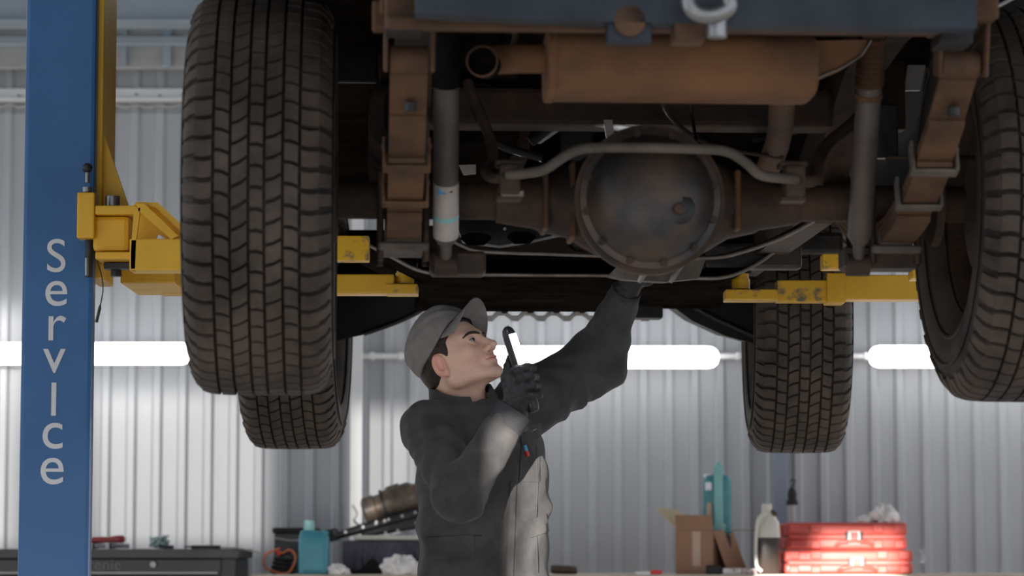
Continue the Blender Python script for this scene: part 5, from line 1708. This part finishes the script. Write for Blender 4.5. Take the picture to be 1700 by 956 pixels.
# screwdriver
o = empty('screwdriver', onchest(180, 11.12))
tag(o, 'screwdriver with a dark red handle lying on the tool chest', 'screwdriver')
MB().tube([(-0.07, 0, 0.034), (-0.06, 0, 0.034), (-0.03, 0, 0.035), (0.0, 0, 0.036), (0.035, 0, 0.038), (0.055, 0, 0.038), (0.064, 0, 0.037)], [0.009, 0.013, 0.013, 0.011, 0.015, 0.0155, 0.009], 16).build('handle', 'redhandle', o, smooth=50)
MB().ball((0.064, 0, 0.037), (0.004, 0.008, 0.008), 10, 6).build('end_cap', 'latch', o, smooth=60)
MB().tube([(-0.07, 0, 0.034), (-0.12, 0, 0.03), (-0.16, 0, 0.012)], 0.004, 8).build('shaft', 'steel', o, smooth=40)
# socket and ratchet under it
for u, w, lab, seed in ((165, 0.05, 'shiny socket under the red-handled screwdriver', 0), (199, 0.075, 'steel ratchet handle on the chest below the red grip', 1)):
    o = empty('socket' if seed == 0 else 'ratchet', onchest(u, 11.1))
    tag(o, lab, 'tool')
    MB().tube([(-w / 2, 0, 0.012), (-w * 0.2, 0, 0.012), (-w * 0.15, 0, 0.012), (w / 2, 0, 0.012)], [0.011, 0.011, 0.009, 0.009], 14).build('barrel', 'steel', o, smooth=30)
    MB().cyl((-w / 2 - 0.002, 0.0, 0.012), (-w / 2 + 0.006, 0, 0.012), 0.012, n=14).build('drive_ring', 'blacksteel', o, smooth=30)
# tangle of wire
rnd = random.Random(5)
mb = MB()
for s in range(7):
    pts = []
    for i in range(9):
        a = rnd.uniform(0, 2 * PI)
        pts.append((0.038 * math.cos(a) * rnd.uniform(0.5, 1.05), 0.03 * math.sin(a), 0.006 + rnd.uniform(0.0, 0.046)))
    mb.tube(spline(pts, 4), 0.0035, 6)
o = mb.build('wire_tangle', 'wire', None, smooth=60)
o.location = onchest(264, 11.15)
tag(o, 'tangle of pale teal wire lying on the tool chest', 'wire')
for u0, u1, h, lab, nm in ((266, 288, 0.014, 'small black block beside the wire tangle', 'black_block'), (306, 366, 0.014, 'flat black file lying at the right of the chest lid', 'flat_file')):
    o = empty(nm, onchest((u0 + u1) / 2, 11.1))
    tag(o, lab, 'tool')
    w = size(u1 - u0, 11.1)
    MB().box((w * 0.1, 0, h / 2), (w * 0.8, 0.03, h), bev=0.002).build('body', 'blacksteel', o)
    MB().box((-w * 0.38, 0, h * 0.62), (w * 0.24, 0.02, h * 0.45), bev=0.002).build('tip', 'plastic', o)
# pale steel bar jutting past the chest
b0, b1 = P(385, 909, 11.25), P(445, 921, 11.2)
o = empty('steel_bar', onchest(380, 11.25))
tag(o, 'pale flat steel bar jutting from the right end of the tool chest', 'bar')
MB().tube([onchest(345, 11.27) + Vector((0, 0, 0.006)), onchest(395, 11.25) + Vector((0, 0, 0.004)), b1], 0.006, 8, flat=0.5).build('bar', 'latch', o, smooth=40, world=True)
MB().ball(onchest(345, 11.27) + Vector((0, 0, 0.007)), 0.008, 10, 6).build('bar_eye', 'steel', o, smooth=60, world=True)

# ---------------------------------------------------------------- bottle, crate, cable, gearbox on the bench (centre left)
Yb = 11.15
bq = at(521, Yb)
bot = empty('plastic_bottle', bq)
tag(bot, 'blue-green plastic bottle on the bench beside the orange cable', 'bottle')
bh = P(521, 880, Yb).z - BZ
bw = size(50, Yb)
MB().loft([rrect(bw * 0.94, 0.07, 0), rrect(bw, 0.08, 0.006), rrect(bw, 0.08, bh * 0.80), rrect(bw * 0.96, 0.075, bh * 0.86), rrect(bw * 0.72, 0.06, bh * 0.97, 0.5, cx=-bw * 0.08), rrect(bw * 0.46, 0.045, bh * 1.0, 0.7, cx=-bw * 0.16)]).build('body', 'bottleblue', bot, smooth=40)
MB().box((bw * 0.31, 0, bh * 0.93), (bw * 0.34, 0.05, bh * 0.1), bev=0.006, seg=2).build('grip', 'bottleblue', bot)
zt2 = P(515, 864, Yb).z - BZ
MB().cyl((-bw * 0.16, 0, bh * 0.99), (-bw * 0.16, 0, zt2), bw * 0.18, n=18).build('cap', 'tealpale', bot, smooth=40)
MB().box((0, -0.041, bh * 0.4), (bw * 0.7, 0.003, bh * 0.62), bev=0.001).build('label_panel', 'bottleblue', bot)
# dark crate behind the bottle
a, b = P(456, 920, 11.55).x, P(524, 920, 11.55).x
crh = P(480, 876, 11.55).z - BZ
crate = empty('parts_crate', ((a + b) / 2, 11.62, BZ))
tag(crate, 'dark grey parts crate behind the blue-green bottle', 'crate')
MB().box((0, 0, crh * 0.44), (b - a, 0.2, crh * 0.88), bev=0.004).build('bin', 'cabinet', crate)
MB().box((0, 0, crh * 0.94), (b - a + 0.015, 0.215, crh * 0.12), bev=0.004).build('lid', 'plastic', crate)
MB().tube(spline([((a - b) / 2, -0.105, crh * 0.78), (0, -0.112, crh * 0.72), ((b - a) / 2, -0.105, crh * 0.8)], 4), 0.003, 6).build('strap', 'latch', crate)
# orange cable loop with a dark coil inside it
cq = at(464, 11.2)
o = empty('orange_cable', cq)
tag(o, 'loop of orange cable standing on the bench beside the bottle', 'cable')
pts = [Vector((0.068 * math.sin(t) * (1 + 0.1 * math.sin(2 * t + 1)), 0.02 * math.sin(2 * t), 0.052 + 0.048 * math.cos(t) * (1 + 0.12 * math.sin(3 * t)) - (0.02 * math.exp(-((t - 0.15) / 0.25) ** 2)))) for t in [2 * PI * i / 40 for i in range(41)]]
MB().tube(pts, 0.0042, 8).build('cable', 'cable', o, smooth=60)
MB().tube([(-0.01, 0, 0.09), (0.0, -0.004, 0.074)], 0.006, 8).build('clip', 'redtag', o, smooth=50)
cl = empty('hose_coil', cq + Vector((0.012, 0.05, 0)))
tag(cl, 'dark coiled hose inside the orange cable loop', 'hose')
mb = MB()
for k in range(4):
    z = 0.012 + k * 0.016
    r_ = 0.045 - 0.004 * k
    mb.tube([Vector((r_ * math.cos(t), 0.035 * math.sin(t), z + 0.004 * math.sin(2 * t))) for t in [2 * PI * i / 24 for i in range(25)]], 0.0085, 8)
mb.build('coil', 'plastic', cl, smooth=60)
MB().tube(spline([(0.04, 0, 0.06), (0.02, 0.01, 0.085), (-0.02, 0, 0.075)], 4), 0.008, 8).build('hose_end', 'blacksteel', cl, smooth=60)
# covered bin with a cloth hanging over its front
Yc = 11.3
a, b = P(568, 920, Yc).x, P(712, 920, Yc).x
zt3 = P(620, 888, Yc).z
bin_ = empty('covered_bin', ((a + b) / 2, Yc + 0.16, BZ))
tag(bin_, 'low bin with a pale lid carrying the old gearbox', 'bin')
hgt = zt3 - BZ
MB().box((0, 0, hgt * 0.43), (b - a - 0.03, 0.3, hgt * 0.86), bev=0.004).build('bin', 'plastic', bin_)
MB().box((0.02, 0, hgt * 0.93), (b - a - 0.06, 0.33, hgt * 0.13), bev=0.008, seg=2).build('lid', 'cream', bin_)
mb = MB()
vs, fs = [], []
nx, nz = 36, 10
for j in range(nz + 1):
    for i in range(nx + 1):
        s, t = i / nx, j / nz
        x = (a - b) / 2 * 0.98 + (b - a) * 0.9 * s
        dep = 0.02 * t * math.sin(s * 21 + 1.5 * math.sin(s * 7)) + 0.008 * math.sin(s * 47 + t * 3)
        vs.append(Vector((x + 0.012 * t * math.sin(s * 9), -0.172 - 0.012 - abs(dep) * 0.8, hgt * 0.84 - (hgt * 0.84 - 0.012) * t * (0.78 + 0.2 * math.sin(s * 12)))))
k = len(vs)
vs += [p + Vector((0, 0.003, 0)) for p in vs]
for j in range(nz):
    for i in range(nx):
        q = j * (nx + 1) + i
        fs += [(q, q + 1, q + nx + 2, q + nx + 1), (k + q + nx + 1, k + q + nx + 2, k + q + 1, k + q)]
mb.add(vs, fs)
o = mb.build('hanging_cloth', 'purple', None, smooth=60)
o.location = bin_.location
tag(o, 'dark violet cloth hanging over the front of the bin', 'cloth')
rag('rag', at(668, 11.13), (0.075, 0.04, 0.05), 'white rag heaped on the bench below the violet cloth', 12)
rag('rag', at(562, 11.12), (0.04, 0.03, 0.028), 'dingy little rag on the bench right of the bottle', 17)
# old gearbox lying on the bin
gb = empty('old_gearbox', ((a + b) / 2, Yc + 0.16, zt3))
tag(gb, 'dark old gearbox and shaft lying on the covered bin', 'gearbox')
def G(u, v, dy=0.0):
    return P(u, v, Yc + 0.14 + dy)
d0, d1 = G(612, 848), G(690, 822)
dn = (d1 - d0).normalized()
MB().tube([d0 - dn * 0.022, d0 - dn * 0.012, d0 + dn * 0.03, d0 + dn * 0.034, d0 + dn * 0.06, d0 + dn * 0.064, d1 - dn * 0.02, d1], [0.04, 0.056, 0.058, 0.052, 0.052, 0.06, 0.062, 0.05], 28).build('drum', 'olddrum', gb, smooth=35, world=True)
MB().tube([d1 - dn * 0.01, d1 + dn * 0.02, d1 + dn * 0.05], [0.05, 0.044, 0.028], 24).build('bell', 'rustorange', gb, smooth=35, world=True)
MB().tube([d0 + dn * 0.062, d0 + dn * 0.072], 0.066, 28).build('flange', 'blacksteel', gb, smooth=35, world=True)
MB().box((d0 + d1) / 2 + Vector((0, 0, 0.062)), (0.06, 0.03, 0.02), (0, R(-18), 0), bev=0.005).build('cover', 'mud', gb, world=True)
r0, r1 = G(560, 889, -0.05), G(704, 848, -0.05)
MB().tube([r0, r0 + (r1 - r0) * 0.3, r1], [0.014, 0.02, 0.022], 12).build('frame_bar', 'blacksteel', gb, smooth=40, world=True)
MB().box(G(655, 872, 0.0), (0.27, 0.12, 0.055), (0, R(-9), 0), bev=0.008).build('casing', 'blacksteel', gb, world=True)
for t in (0.1, 0.3, 0.45, 0.55, 0.75, 0.9):
    c = r0 + (r1 - r0) * t + Vector((0, -0.02, 0.004))
    MB().cyl(c, c + Vector((0, -0.008, 0)), 0.007, n=6).build('bolt', 'steel', gb, world=True)
for u, v in ((625, 866), (645, 862), (690, 868), (660, 880), (640, 884)):
    c = G(u, v, -0.085)
    MB().cyl(c + Vector((0, 0.03, 0)), c, 0.006, n=6).build('bolt', 'steel', gb, world=True)
MB().tube(spline([G(585, 838, 0.02), G(592, 852, 0.02), G(588, 864, 0.02), G(596, 872, 0)], 4), 0.005, 8).build('lever', 'steel', gb, smooth=50, world=True)
MB().box(G(552, 888, 0), (0.05, 0.06, 0.05), (0, R(-12), 0), bev=0.006).build('foot', 'blacksteel', gb, world=True)
